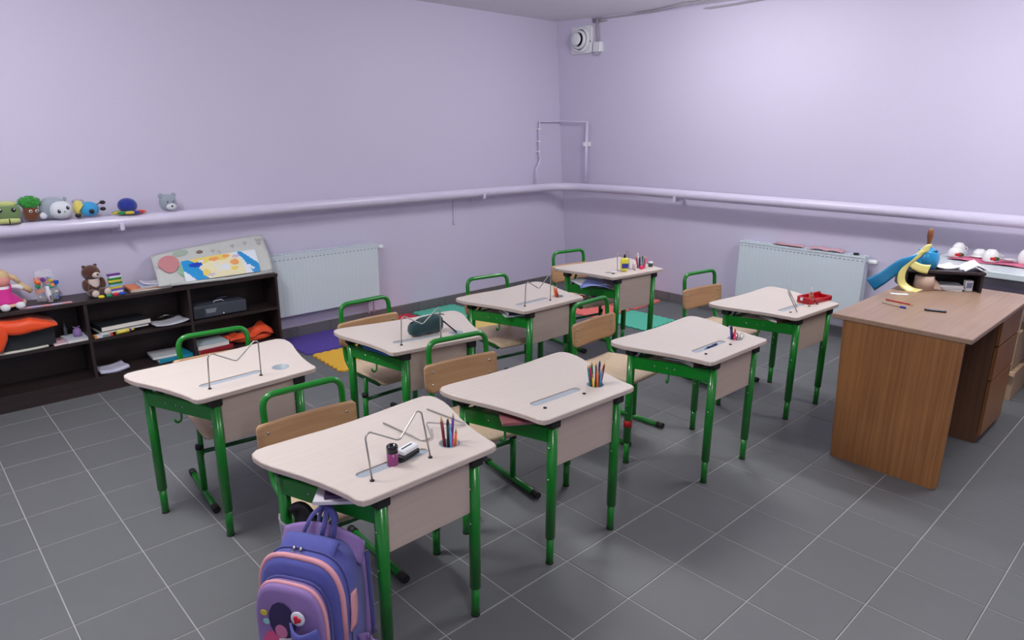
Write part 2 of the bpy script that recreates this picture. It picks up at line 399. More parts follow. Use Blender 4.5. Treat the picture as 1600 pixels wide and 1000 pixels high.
obj('vertical_conduit', mb().tube([Vector(p)-oc2 for p in ((wx(-.5, 2.42)-0.018, -0.505, 2.42), (wx(-.5, 2.6)-0.018, -0.495, 2.622))], 0.012, GREYP, 10), cd)
obj('upper_cable', mb().tube([Vector(p)-oc2 for p in ((-.27, -.44, 2.622), (-.24, -.62, 2.622), (-.22, -.85, 2.625), (-.24, -1.15, 2.628), (-.36, -1.5, 2.628), (-.34, -1.62, 2.628), (-.5, -2.0, 2.628), (-.6, -2.6, 2.628))], 0.010, GREYP, 8), cd)
obj('lower_cable', mb().tube([Vector(p)-oc2 for p in ((-.265, -.44, 2.60), (-.23, -.62, 2.598), (-.20, -.9, 2.592), (-.17, -1.1, 2.60), (-.14, -1.35, 2.618), (-.15, -1.62, 2.605), (-.13, -1.85, 2.612), (-.12, -2.2, 2.63), (-.12, -2.6, 2.63))], 0.010, GREYP, 8), cd)

# ceiling lamps (outside the frame, their light is the room's light)
for k, (lx, ly, lp) in enumerate(LAMPS):
    lt = thing('ceiling_lamp', ['ceiling tube lamp near the room corner, between the far desks', 'ceiling tube lamp above the teacher desk', 'ceiling tube lamp above the frontmost desks near the shelving', 'ceiling tube lamp above the viewer'][k], 'lamp', (lx, ly, H-0.001))
    obj('housing', mb().box(-.06, .06, -.47, .47, -.045, 0, WHITE, b=.006), lt)

# ---------------------------------------------------------------- radiators
def radiator(label, L, hgt, loc, rz, plug_side):
    t = thing('radiator', label, 'radiator', loc, rz)       # local: x along wall, y out of the wall (negative), z up from bottom
    q = mb(); n = int(L/0.033); p = L/n
    out = []
    for i in range(n):
        x = -L/2+i*p
        out += [(x+0.001, -0.082), (x+p*0.28, -0.082), (x+p*0.36, -0.0812), (x+p*0.64, -0.0812), (x+p*0.72, -0.082)]
    out += [(L/2, -0.082), (L/2, -0.074), (-L/2, -0.074)]
    q.prism(out, 0.0, hgt, RAD); obj('front_panel', q, t)
    obj('back_panel', mb().box(-L/2+.01, L/2-.01, -0.012, -0.004, 0.01, hgt-0.01, RAD), t)
    q = mb(); q.box(-L/2-0.004, L/2+0.004, -0.086, -0.072, hgt-0.004, hgt+0.01, RAD)
    q.box(-L/2-0.004, L/2+0.004, -0.018, -0.002, hgt-0.004, hgt+0.01, RAD)
    k = int(L/0.028)
    for i in range(k): q.box(-L/2+(i+.2)*L/k, -L/2+(i+.62)*L/k, -0.074, -0.016, hgt+0.002, hgt+0.008, RAD)
    obj('top_grille', q, t)
    for s in (-1, 1):
        obj('side_cover', mb().box(s*(L/2+0.003)-0.003, s*(L/2+0.003)+0.003, -0.084, -0.002, -0.002, hgt+0.008, RAD, b=0.001), t)
    q = mb()
    for i in range(int(L/0.033)): q.box(-L/2+(i+.3)*L/n, -L/2+(i+.7)*L/n, -0.0828, -0.08, hgt-0.03, hgt-0.026, DARK)
    sl = obj('slots', q, t, kind='stuff')
    q = mb(); Mv = MT((plug_side*(L/2), -0.042, hgt-0.03), 0, 0, plug_side*90)
    q.lathe([(0.012, 0), (0.012, .02), (0.019, .022), (0.021, .06), (0.018, .082), (0.0, .084)], (0, 0, 0), WHITE, 14, Mv)
    obj('thermostat_valve', q, t)
    for xx in (-L/2+0.12, L/2-0.12):
        obj('wall_bracket', mb().box(xx-.012, xx+.012, -0.02, 0.008, 0.05, hgt-0.05, RAD), t)
    return t
radiator('white panel radiator on the left wall next to the dark shelving', 0.94, 0.47, (-3.02, -0.03, 0.215), 0, 1)
ra = thing('radiator_pipes', 'short lilac pipe stubs under the left-wall radiator', 'pipe', (-2.62, -0.05, 0.09))
obj('pipe_stub', mb().tube([(0, 0, 0), (0, 0, .12)], 0.009, PIPE, 8), ra); obj('pipe_stub', mb().tube([(.05, 0, -0.0), (.05, 0, .16), (0.03, 0, .17)], 0.009, PIPE, 8), ra)
radiator('white panel radiator on the right wall with pink papers on its top', 1.03, 0.475, (-0.05, -2.605, 0.215), R(-90), 1)
PINKP = col('pink_paper', (206, 160, 170), 0.7)
def sheet(name, label, cat, w_, d_, m, loc, rz=0, curl=0.0, th=0.0012, rot=None, group=None, amp=2.0):
    q = mb().cloth(lambda u, v: ((u-.5)*w_, (v-.5)*d_, th/2+curl*(abs(u-.5)*2)**amp+curl*0.3*math.sin(v*9)*u), 8, 5, m, th)
    return obj(name, q, label=label, cat=cat, group=group, loc=loc, rot=rot or (0, 0, rz))
sheet('paper', 'pinkish printed sheet lying on the left end of the right-wall radiator', 'paper', .08, .24, PINKP, (-0.092, -2.50, .702), 0.0, .012)
q = mb().cloth(lambda u, v: ((u-.5)*.08, (v-.5)*.27, .004+.012*abs(math.sin(v*7))+.008*u), 4, 16, PINKP, .0012)
obj('paper', q, label='crumpled pink-edged paper strip on the middle of the right-wall radiator', cat='paper', loc=(-.092, -2.81, .702))
obj('bottle_cap', mb().lathe([(.02, 0), (.021, .012), (.016, .014), (0, .014)], (0, 0, 0), DARK, 14), label='small black cap on the right end of the right-wall radiator top', cat='cap', loc=(-.092, -3.04, .702))

# ---------------------------------------------------------------- foam puzzle mats
def puzzle(size, teeth=7, d=0.010):
    out = []; S = size
    for e in range(4):
        p0 = [(0, 0), (S, 0), (S, S), (0, S)][e]; dx, dy = [(1, 0), (0, 1), (-1, 0), (0, -1)][e]; nx_, ny_ = dy, -dx
        st = S/teeth
        for k in range(teeth):
            for (t, h) in ((0.0, 0), (0.28, 0), (0.18, d), (0.5, d*1.25), (0.82, d), (0.72, 0)):
                out.append((p0[0]+dx*st*(k+t)+nx_*h, p0[1]+dy*st*(k+t)+ny_*h))
    return out
def matt(label, rgb, cx, cy, size, rz, z=0.0):
    m = col('foam_%d_%d_%d' % rgb, rgb, 0.8, bump=.3, bscale=150)
    q = mb(); sh = [(x-size/2, y-size/2) for x, y in puzzle(size)]; q.prism(sh, 0, 0.010, m)
    return obj('foam_mat', q, label=label, cat='mat', loc=(cx, cy, z+0.0005), rot=(0, 0, R(rz)))
matt('purple foam puzzle mat under the left-wall radiator', (88, 70, 160), -3.19, -0.255, 0.45, 0)
matt('golden yellow foam puzzle mat beside the purple mat', (236, 184, 60), -3.18, -0.755, 0.45, -3)
matt('red foam puzzle mat against the left wall, mostly behind the green pencil case', (206, 52, 72), -2.43, -0.27, 0.45, 2)
matt('teal foam puzzle mat against the left wall behind the second-row desk', (88, 190, 162), -1.93, -0.265, 0.45, 0)
matt('pale yellow foam puzzle mat seen under the desk with the orange pencils', (236, 208, 120), -1.92, -0.76, 0.45, 0)
matt('coral foam puzzle mat under the farthest desk, touching the right wall', (238, 122, 112), -0.34, -1.075, 0.45, 3)
matt('coral foam puzzle mat under the chair of the farthest desk', (238, 122, 112), -0.84, -1.075, 0.45, 2)
matt('teal foam puzzle mat on open floor in front of the coral mats', (88, 196, 166), -0.83, -1.57, 0.45, 1)

# ---------------------------------------------------------------- pupil desks
def half_outline():
    return [(0.0, -0.034), (0.232, -0.034), (0.253, -0.028), (0.262, -0.010), (0.265, 0.03), (0.273, 0.08), (0.288, 0.15), (0.308, 0.22), (0.330, 0.285), (0.349, 0.34), (0.360, 0.385), (0.363, 0.435), (0.356, 0.462), (0.335, 0.479), (0.30, 0.482), (0.2, 0.476), (0.1, 0.468), (0.0, 0.465)]
ho = half_outline(); outline = ho + [(-x, y) for x, y in reversed(ho[1:-1])]
DZ = 0.635
def bool_cut(me_a, cutters):
    oa = bpy.data.objects.new('tmp_a', me_a); COL.objects.link(oa); tmp = [oa]
    for cm in cutters:
        ob_ = bpy.data.objects.new('tmp_b', cm); COL.objects.link(ob_); tmp.append(ob_)
        md = oa.modifiers.new('cut', 'BOOLEAN'); md.operation = 'DIFFERENCE'; md.object = ob_; md.solver = 'EXACT'
    dg = bpy.context.evaluated_depsgraph_get(); dg.update()
    me = bpy.data.meshes.new_from_object(oa.evaluated_get(dg)); me.name = 'tabletop'
    for o in tmp: bpy.data.objects.remove(o)
    return me
q = mb(); q.prism(outline, -0.020, 0.0, TOP, 0.0025, side=EDGE)
slot = [(0.050+0.020*math.cos(a), 0.104+0.020*math.sin(a)) for a in [(-PI/2+PI*i/8) for i in range(9)]] + [(-0.172+0.020*math.cos(a), 0.104+0.020*math.sin(a)) for a in [(PI/2+PI*i/8) for i in range(9)]]
c1 = mb().prism(slot, -0.005, 0.02, GROOVE); c2 = mb().prism([(0.15+0.033*math.cos(a), 0.088+0.033*math.sin(a)) for a in [2*PI*i/24 for i in range(24)]], -0.05, 0.02, EDGE)
top_me = bool_cut(q.mesh('tabletop'), [c1.mesh('c1'), c2.mesh('c2')])
BOLT = mb().lathe([(0.0042, 0), (0.0037, 0.003), (0, 0.0036)], (0, 0, 0), STEEL, 8).mesh('bolt')
BIGB = mb().lathe([(0.0068, 0), (0.0062, 0.003), (0.003, 0.0048), (0, 0.005)], (0, 0, 0), STEEL, 12).mesh('bolt')
PLUG = mb().lathe([(0.007, 0), (0.007, 0.003), (0.004, 0.0045), (0.0, 0.0045)], (0, 0, 0), BLACK, 12).mesh('hole_plug')
def desk(label, x, y, rz, z=DZ, lift=0.0):
    t = thing('pupil_desk', label, 'desk', (x, y, 0), R(rz), 'green framed pupil desks')
    h = z
    tb = link('tabletop', top_me, t, (0, 0, h)); h = z-lift
    q = mb().prism([(p[0]*0.999-(-0.0625)*0.001, p[1]) for p in slot], -0.0055, -0.0040, GROOVE); obj('pencil_groove', q, tb)
    q = mb().lathe([(0.0, -0.055), (0.031, -0.055), (0.0335, -0.004), (0.0365, 0.0), (0.0365, 0.0012), (0.0325, 0.001), (0.029, -0.052), (0.0, -0.052)], (0.15, 0.088, 0), GROOVE, 24); obj('pencil_cup', q, tb)
    for sx in (-0.172, 0.042): link('hole_plug', PLUG, tb, (sx, 0.05, 0))
    hL = h+lift-0.050
    legs = [(-0.18, 0.0), (0.18, 0.0), (-0.30, 0.376), (0.30, 0.376)]
    for (lx, ly) in legs:
        q = mb(); q.tube([(lx, ly, 0.115), (lx, ly, hL)], 0.0205, GREEN, 16, flat=0.95)
        q.tube([(lx, ly, 0.004), (lx, ly, 0.12)], 0.0158, GREEN, 14, flat=0.95); q.tube([(lx, ly, 0.0), (lx, ly, 0.006)], 0.016, BLACK, 12)
        lg = obj('leg', q, t)
        sg = -1 if lx < 0 else 1
        for zz in (0.50, 0.37) if ly < .1 else (0.32, 0.28):
            link('bolt', BOLT, lg, (lx-0.020, ly-0.004, zz), (0, -PI/2, 0))
        obj('leg_cap', mb().box(lx-0.024, lx+0.024, ly-0.022, ly+0.022, hL-0.006, h+lift-0.020, BLACK, b=0.004), lg)
    for sg in (-1, 1):
        a = Vector((sg*0.18, 0.012, 0)); c_ = Vector((sg*0.30, 0.366, 0)); d = (c_-a).normalized(); nn = Vector((d.y, -d.x, 0))
        ang = math.atan2(d.y, d.x); L = (c_-a).length
        q = mb(); Mr = Matrix.Translation(a) @ Matrix.Rotation(ang, 4, 'Z')
        q.box(0, L, -0.011, 0.011, h-0.122, h-0.062, GREEN, Mr, b=0.003)
        rl = obj('side_rail', q, t)
        for f_ in (0.34, 0.44, 0.6):
            bo = link('bolt', BOLT, rl); bo.matrix_local = Mr @ MT((L*(0.1+f_), (0.011 if sg < 0 else -0.011), h-0.09), 0, -90 if sg < 0 else 90)
        q = mb(); s_ = 1 if sg < 0 else -1
        hk = [Mr @ Vector(p) for p in ((L*0.52, 0.0, h-0.115), (L*0.52, 0.0, h-0.145), (L*0.52, s_*0.006, h-0.158), (L*0.52, s_*0.02, h-0.160), (L*0.52, s_*0.030, h-0.150), (L*0.52, s_*0.032, h-0.140))]
        q.tube(hk, 0.0048, GREEN, 8); obj('bag_hook', q, rl)
    q = mb(); q.box(-0.158, 0.158, -0.004, 0.012, 0.412, h+lift-0.028, PANEL, b=0.002); obj('modesty_panel', q, t)
    q = mb(); q.prism([(-0.17, 0.02), (0.17, 0.02), (0.262, 0.30), (-0.262, 0.30)], h-0.074, h-0.062, PANEL); sh = obj('book_shelf', q, t)
    q = mb(); q.box(-0.285, 0.285, 0.370, 0.382, h-0.105, h-0.076, GREEND); obj('rear_rail', q, t)
    for sg in (-1, 1): obj('support_lug', mb().tube([(sg*0.27, 0.35, h-0.07), (sg*0.25, 0.33, h+lift-0.021)], 0.008, GREEND, 8), t)
    return t
DESKS = {
 'D1': (-4.568, -2.392, 3.2, 'empty-holed pupil desk at far left, nearest the dark shelving, wire bookrest standing'),
 'DN': (-4.491, -3.465, 0.65, 'frontmost pupil desk with the lilac backpack hanging from its left side'),
 'D3': (-3.700, -2.470, -9.0, 'pupil desk with a dark green pencil case behind a wire bookrest'),
 'D4': (-2.742, -2.315, 0.0, 'pupil desk in the back row with orange pencils and a wire bookrest'),
 'D5': (-1.773, -2.204, -5.8, 'farthest pupil desk, near the room corner, cluttered with yellow glue and pencils'),
 'D6': (-2.729, -3.503, -0.7, 'pupil desk with a blue pen in its groove and small scissors in its cup'),
 'D7': (-1.722, -3.435, -3.06, 'pupil desk beside the teacher desk with an open red case on top'),
 'DM': (-3.729, -3.440, -1.65, 'pupil desk with a full cup of coloured pencils and a reddish book on its undershelf'),
}
ZD = {'D5': 0.668}
for k, (x, y, a, lab) in DESKS.items(): desk(lab, x, y, a, ZD.get(k, DZ), 0.045 if k == 'D5' else 0.0)
def on(k, lx, ly, dz=0.0):
    x, y, a, _ = DESKS[k]; a = R(a); return Vector((x+math.cos(a)*lx-math.sin(a)*ly, y+math.sin(a)*lx+math.cos(a)*ly, ZD.get(k, DZ)+dz))

obj('red_tape', mb().lathe([(0.0212, 0), (0.0212, .035)], (0, 0, 0), mat('red_tape_red', (190, 24, 30), .5), 14), [o for o in bpy.data.objects if o.name.startswith('leg') and o.parent and o.parent.get('label', '').startswith('pupil desk with a blue pen')][2], 'strip of red tape', loc=(-0.30, 0.376, 0.20))
# ---------------------------------------------------------------- chairs
def build_chair():
    t = thing('pupil_chair', None, 'chair', (0, 0, 0), 0, 'green tube pupil chairs')
    hw = 0.155
    pts = [(-hw, -0.165, 0.350), (-hw, 0.115, 0.346), (-hw, 0.165, 0.385), (-hw, 0.178, 0.44), (-hw, 0.20, 0.70), (hw, 0.20, 0.70), (hw, 0.178, 0.44), (hw, 0.165, 0.385), (hw, 0.115, 0.346), (hw, -0.165, 0.350)]
    P = round_path(pts, 0.05, 6)
    obj('tube_frame', mb().tube(P, 0.0125, GREEN, 12), t)
    # plywood back in front of the uprights
    q = mb(); prof = round_poly([(-0.195, 0.475), (0.195, 0.475), (0.195, 0.605), (-0.195, 0.605)], [.04, .04, .014, .014], 6)
    n = 14
    def bend(x): return 0.165+0.02*(1-(x/0.195)**2)*0.0
    qq = mb()
    rows = 4
    def shp(u, v):
        z = 0.470+0.135*v; hwid = 0.196
        e = 0.0
        if v < 0.3: e = 0.035*(1-math.sqrt(max(0, 1-((0.3-v)/0.3)**2)))
        if v > 0.9: e = 0.012*(1-math.sqrt(max(0, 1-((v-0.9)/0.1)**2)))
        x = (u-0.5)*2*(hwid-e); return (x, 0.166+(z-0.47)*0.085+0.014*(1-(x/hwid)**2)-0.010, z)
    qq.cloth(shp, 14, 12, PLY, 0.009); bk = obj('backrest', qq, t)
    for sx in (-hw, hw):
        for zz in (0.507, 0.568):
            yy = 0.166+(zz-0.47)*0.085+0.014*(1-(sx/.196)**2)-0.010-0.0045
            link('bolt', BIGB, bk, (sx, yy, zz), (PI/2, 0, 0))
    def seat(u, v):
        y = -0.20+0.345*v; wv = 0.178
        if v > 0.72: wv -= 0.07*((v-0.72)/0.28)**2.2
        if v < 0.12: wv -= 0.018*((0.12-v)/0.12)**2
        x = (u-0.5)*2*wv; z = 0.366
        if v < 0.16: z -= 0.022*((0.16-v)/0.16)**2
        z += 0.006*(x/wv)**2*0.6 - 0.004*math.sin(v*PI)
        if v > 0.8: z += 0.012*((v-0.8)/0.2)**2
        return (x, y, z)
    obj('seat', mb().cloth(seat, 12, 22, SEATW, 0.010), t)
    for sx in (-1, 1):
        x = sx*0.165
        q = mb(); q.tube([(x, -0.02, 0.025), (x, -0.02, 0.24)], 0.0145, GREEN, 12); q.tube([(sx*0.158, -0.02, 0.20), (sx*0.155, -0.02, 0.345)], 0.0115, GREEN, 12)
        q.tube([(x, -0.02, 0.232), (x, -0.02, 0.252)], 0.0175, BLACK, 12)
        obj('post', q, t)
        q = mb(); q.tube(round_path([(x, 0.185, 0.0155), (x, -0.185, 0.0155)], 0.01), 0.014, GREEN, 12); rn = obj('runner', q, t)
        for yy in (0.20, -0.20):
            obj('end_cap', mb().tube([(x, yy-0.02, 0.0165), (x, yy+0.02, 0.0165)], 0.0162, BLACK, 12), rn)
        obj('under_seat_arm', mb().tube([(x*0.94, 0.10, 0.335), (x*0.94, -0.15, 0.335)], 0.009, GREEND, 8), t)
    obj('crossbar', mb().tube([(-0.16, -0.02, 0.215), (0.16, -0.02, 0.215)], 0.010, GREEND, 10), t)
    obj('seat_crossbar', mb().tube([(-0.155, -0.12, 0.344), (0.155, -0.12, 0.344)], 0.008, GREEND, 8), t)
    return t
CH = [(-4.54, -1.996, -5.8, 'pupil chair behind the leftmost desk, in front of the dark shelving'),
      (-4.545, -2.93, -3.0, 'frontmost pupil chair, tucked in at the desk with the lilac backpack'),
      (-3.66, -1.944, 1.0, 'pupil chair behind the desk with the dark green pencil case'),
      (-2.765, -1.93, -8.0, 'pupil chair behind the back-row desk with orange pencils'),
      (-1.665, -1.645, -7.5, 'pupil chair at the farthest desk by the room corner, colourful toys on its seat'),
      (-2.722, -2.806, 3.0, 'pupil chair turned slightly, behind the desk with the blue pen and scissors'),
      (-1.60, -2.785, -7.5, 'pupil chair behind the desk with the red case, close to the right-wall radiator'),
      (-3.739, -2.832, -7.6, 'pupil chair behind the desk with the full pencil cup and reddish book')]
c0 = build_chair(); bpy.context.view_layer.update(); reg(c0)
for k, (x, y, a, lab) in enumerate(CH):
    o = c0 if k == 0 else dup(c0)
    o.location = (x, y, 0); o.rotation_euler = (0, 0, R(a)); o['label'] = lab
#@@PART2
# ================================================================ things on the pupil desks
PCOL = {'red': (190, 24, 34), 'orange': (240, 110, 30), 'yellow': (236, 206, 50), 'green': (22, 120, 70), 'light blue': (70, 160, 205), 'dark blue': (28, 34, 110), 'black': (26, 24, 30), 'brown': (96, 44, 34), 'pink': (226, 30, 110), 'purple': (92, 40, 140), 'teal': (20, 110, 110), 'dark red': (120, 22, 34), 'white': (225, 225, 228)}
def pencil(color, where, base, top, kind='pencil', length=None, r=0.0045, group=None, label=None):
    """A pencil from its foot to its visible tip, sharpened end up."""
    a, b_ = Vector(base), Vector(top); d = b_-a; L = length or d.length; d.normalize()
    t = obj(kind, mb().tube([(0, 0, 0), (0, 0, L-0.018)], r, col('pencil_'+color.replace(' ', '_'), PCOL[color], 0.35), 6 if kind == 'pencil' else 10), label=label or '%s %s %s' % (color, kind, where), cat=kind, group=group, loc=a)
    t.rotation_euler = d.to_track_quat('Z', 'Y').to_euler()
    q = mb()
    if kind == 'pencil': q.tube([(0, 0, L-0.018), (0, 0, L)], r, col('pencil_wood', (214, 176, 130), .6), 6, rs=[r, 0.0007])
    else: q.tube([(0, 0, L-0.018), (0, 0, L-0.012), (0, 0, L)], r, col('pencil_'+color.replace(' ', '_'), PCOL[color], 0.35), 10, rs=[r*1.05, r*1.05, r*0.6])
    obj('tip', q, t); return t
def cupful(key, where, specs):
    """specs: (colour, kind, foot dx, foot dy, top dx, top dy, height above the top)"""
    for s in specs:
        c_, kind, fx_, fy_, tx_, ty_, hh = s[:7]
        pencil(c_, (s[7]+' ' if len(s) > 7 else '')+where, on(key, 0.15+fx_*.8, 0.088+fy_*.8, -0.050), on(key, 0.15+tx_, 0.088+ty_, hh), kind)
def m_wire(label, base, rz, tilt=0.0, hgt=0.15, w_=0.214, wob=(0, 0, 0)):
    pts = [(-w_/2, 0, 0), (-w_/2+.006, 0, hgt*0.86), (-w_/2+0.022, 0, hgt*0.93), (0.012, 0.004, hgt*0.55), (w_/2-0.016, 0, hgt*1.02), (w_/2, 0, hgt*0.97), (w_/2, 0, 0)]
    P = round_path([Vector(p) for p in pts], 0.012, 5)
    o = obj('wire_bookrest', mb().tube(P, 0.0029, WIRE, 8), label=label, cat='bookrest', group='bent wire bookrests', loc=base)
    o.rotation_euler = (tilt, wob[1], rz); return o
def rzof(k): return R(DESKS[k][2])
m_wire('upright bent wire bookrest on the leftmost desk', on('D1', -0.065, 0.05, .004), rzof('D1')-.02, 0.02, .15)
m_wire('bent wire bookrest leaning over the purple sharpener on the frontmost desk', on('DN', -0.065, 0.05, .004), rzof('DN'), -0.28, .15, wob=(0, .0, 0))
m_wire('upright wire bookrest in front of the dark green pencil case', on('D3', -0.065, 0.05, .004), rzof('D3'), -0.03, .145)
m_wire('upright wire bookrest on the back-row desk with orange pencils', on('D4', -0.065, 0.05, .004), rzof('D4'), 0.0, .15)
# second bookrest lying flat on the frontmost desk
P = round_path([Vector((0.076, 0.365, 0.004)), Vector((0.092, 0.155, 0.004)), Vector((0.125, 0.150, 0.006)), Vector((0.165, 0.235, 0.022)), Vector((0.265, 0.158, 0.006)), Vector((0.283, 0.165, 0.004)), Vector((0.262, 0.358, 0.004))], 0.014, 5)
x, y, a, _ = DESKS['DN']
obj('wire_bookrest', mb().tube(P, 0.0029, WIRE, 8), label='second wire bookrest lying flat at the back of the frontmost desk', cat='bookrest', group='bent wire bookrests', loc=(x, y, DZ), rot=(0, 0, R(a)))
m_wire('wire bookrest leaning sideways in front of the open red case', on('D7', -0.10, 0.05, .004), rzof('D7')+0.5, -0.5, .14, w_=.12)
m_wire('small wire bookrest on the farthest desk behind the yellow glue bottle', on('D5', -0.03, 0.09, .004), rzof('D5'), -0.15, .135, w_=.12)

# frontmost desk
q = mb(); q.lathe([(0.0, 0.0), (0.0165, 0.0), (0.0175, 0.004), (0.0175, 0.045)], (0, 0, 0), col('plum_plastic', (142, 62, 116), .3), 20)
sh = obj('pencil_sharpener', q, label='plum-coloured cylinder sharpener with a black lid on the frontmost desk', cat='sharpener', loc=on('DN', -0.068, 0.096, -.0035))
obj('lid', mb().lathe([(0.0178, 0.045), (0.0182, 0.064), (0.0165, 0.067), (0.010, 0.067), (0.008, 0.060), (0.0, 0.060)], (0, 0, 0), col('gloss_black', (22, 24, 30), .15), 20), sh)
st = thing('eraser_caddy', 'small white eraser block on a dark holder beside the plum sharpener', 'eraser', on('DN', -0.004, 0.108, 0.0), rzof('DN')+.25); st.scale = (1.2, 1.3, 1.25)
obj('holder', mb().box(-.034, .034, -.014, .014, 0.0, .014, DARK, b=.003), st)
obj('clip', mb().tube([(-.036, .012, .006), (-.038, -.012, .006), (-.03, -.018, .008)], .0025, BLACK, 8), st)
q = mb().box(-.030, .030, -.013, .013, .014, .028, WHITE, b=.003); eb = obj('eraser', q, st); obj('black_stripe', mb().box(-.022, .018, -.002, .002, .028, .0286, BLACK), eb)
W_ = 'in the cup of the frontmost desk'
cupful('DN', W_, [('dark red', 'pencil', -.02, .0, -.024, .012, .10), ('black', 'pencil', -.012, .01, -.016, .02, .095), ('black', 'marker', -.014, -.012, -.008, -.002, .088), ('light blue', 'pen', -.004, -.018, -.003, -.004, .072), ('pink', 'pencil', .008, -.012, .004, .0, .055), ('red', 'pencil', .004, .012, .012, .02, .085), ('purple', 'pencil', .012, .004, .024, .008, .10), ('orange', 'pencil', .02, -.008, .026, -.004, .05)])
# full cup
W_ = 'in the fullest pencil cup'
cupful('DM', W_, [('teal', 'pencil', -.022, .0, -.040, .01, .095), ('dark blue', 'pencil', -.014, .008, -.028, .02, .085), ('pink', 'pencil', -.01, .0, -.018, .02, .09), ('yellow', 'pencil', -.018, -.01, -.022, -.004, .055), ('green', 'pencil', -.004, .004, -.008, .018, .10), ('brown', 'pencil', .0, -.008, -.002, .0, .10), ('orange', 'pencil', -.006, -.02, -.006, -.014, .075), ('red', 'pencil', .008, -.004, .008, .004, .085), ('light blue', 'pencil', .014, -.012, .03, -.006, .07), ('dark blue', 'pen', .018, .0, .036, .012, .09), ('dark red', 'pencil', .02, -.006, .052, -.002, .09)])
# desk with blue pen
W_ = 'in the cup of the scissors desk'
cupful('D6', W_, [('dark blue', 'pen', -.018, .004, -.036, .01, .07), ('black', 'pen', -.01, .006, -.022, .012, .068), ('pink', 'marker', -.012, -.006, -.018, .0, .035), ('orange', 'marker', .006, .0, .0, .004, .05)])
sc_ = thing('scissors', 'small scissors with red and white loop handles in the desk cup', 'scissors', on('D6', 0.165, 0.082, 0), rzof('D6')-.75)
for sx, m_, nm in ((-.010, col('scissor_red', (170, 30, 24), .3), 'handle'), (.020, col('scissor_white', (205, 205, 190), .3), 'handle')):
    q = mb(); pts = [(sx+.0095*math.cos(2*PI*i/14), 0, .013+.013*math.sin(2*PI*i/14)) for i in range(15)]; q.tube(pts, .0026, m_, 8, cap=False); q.tube([(sx, 0, .001), (0.004, 0, -.02)], .0026, m_, 8); obj(nm, q, sc_)
obj('blades', mb().tube([(0.004, 0, -.018), (.004, 0, -.045)], .003, STEEL, 8), sc_)
pn = obj('pen', mb().tube([(-.048, 0, 0), (.045, 0, 0)], .0048, col('pen_navy', (24, 50, 110), .3), 10), label='dark blue pen lying in the groove of the scissors desk', cat='pen', loc=on('D6', -.045, .098, .0), rot=(0, 0, rzof('D6')+.0))
obj('tip', mb().tube([(-.048, 0, 0), (-.064, 0, 0)], .0045, col('pen_lb', (150, 180, 215), .3), 10, rs=[.0045, .001]), pn)
obj('pocket_clip', mb().box(.005, .043, -.0015, .0015, .004, .0065, col('pen_navy2', (16, 34, 80), .3)), pn)
# pencil case
pc_ = thing('pencil_case', 'dark green fabric pencil case lying across a desk behind a wire bookrest', 'pencil case', on('D3', 0.01, 0.15, 0), rzof('D3')+.06)
GC = col('bottle_green_fabric', (14, 58, 62), .75, sheen=.3, bump=.3, bscale=300)
q = mb(); n = 22; vs = []
def csh(u, v):
    x = (u-.5)*.20; hh = .068+.026*u + .010*math.sin(u*PI); a = 2*PI*v
    e = max(0.02, (1-abs(2*u-1)**6))**.5
    return (x, .030*e*math.copysign(abs(math.cos(a))**.8, math.cos(a)), hh/2*e*math.copysign(abs(math.sin(a))**.8, math.sin(a))+hh/2+.002*math.sin(u*19))
q.cloth(csh, 22, 18, GC, .002); obj('case_body', q, pc_)
obj('zip', mb().tube([(-.09, -.004, .072), (-.04, -.004, .083), (.04, -.004, .096), (.09, -.004, .09)], .003, DARK, 8), pc_)
obj('end_flap', mb().cloth(lambda u, v: (.085+.02*u, -.012+.02*v, .092-.006*u), 3, 3, GC, .004), pc_)
pencil('black', 'leaning beside the dark green pencil case', on('D3', .150, .085, .003), on('D3', .098, .14, .062), 'pen', r=.0042)
# back row desk
W_ = 'in the cup of the back-row desk'
cupful('D4', W_, [('orange', 'pencil', -.012, .0, -.026, .016, .075), ('red', 'pencil', -.006, -.006, -.018, .0, .070), ('yellow', 'pencil', .0, .0, -.012, .012, .05), ('black', 'pencil', .0, .01, -.008, .02, .055), ('brown', 'pencil', .006, -.006, -.004, .0, .035)])
# farthest desk
gb = thing('glue_bottle', 'yellow glue bottle with a blue label and dark nozzle on the farthest desk', 'glue', on('D5', -0.045, 0.07, 0), rzof('D5')-.5)
YB = col('bright_yellow_plastic', (236, 224, 70), .4)
obj('bottle_body', mb().blob((0, 0, .048), (.029, .016, .048), YB, .6, 20), gb)
obj('nozzle', mb().lathe([(.009, .098), (.009, .108), (.004, .122), (0, .122)], (0, 0, 0), DARK, 12), gb)
obj('paper_label', mb().box(-.024, .024, -.0195, -.0172, .025, .058, col('label_blue', (60, 66, 150), .5)), gb)
W_ = 'in the fanned cup of the farthest desk'
cupful('D5', W_, [('red', 'pencil', -.018, 0, -.052, .012, .085), ('purple', 'pencil', -.012, .006, -.038, .02, .095), ('black', 'pencil', -.008, -.008, -.022, .0, .098), ('dark blue', 'pencil', .0, .008, -.006, .02, .08), ('teal', 'marker', .006, -.004, .012, .004, .085), ('black', 'marker', .01, .004, .02, .008, .082), ('dark red', 'pencil', .014, .0, .044, .006, .08), ('pink', 'pencil', .018, -.004, .058, .0, .075), ('white', 'pen', -.002, .012, -.01, .03, .105)])
obj('eraser', mb().blob((0, 0, .012), (.018, .010, .012), col('hot_pink_rubber', (232, 40, 100), .5), .5, 12), label='hot pink round sharpener at the foot of the fanned pencils', cat='sharpener', loc=on('D5', .115, .05, 0))
sj = thing('glue_pot', 'small dark green pot with a white lid at the right corner of the farthest desk', 'pot', on('D5', .235, .075, 0))
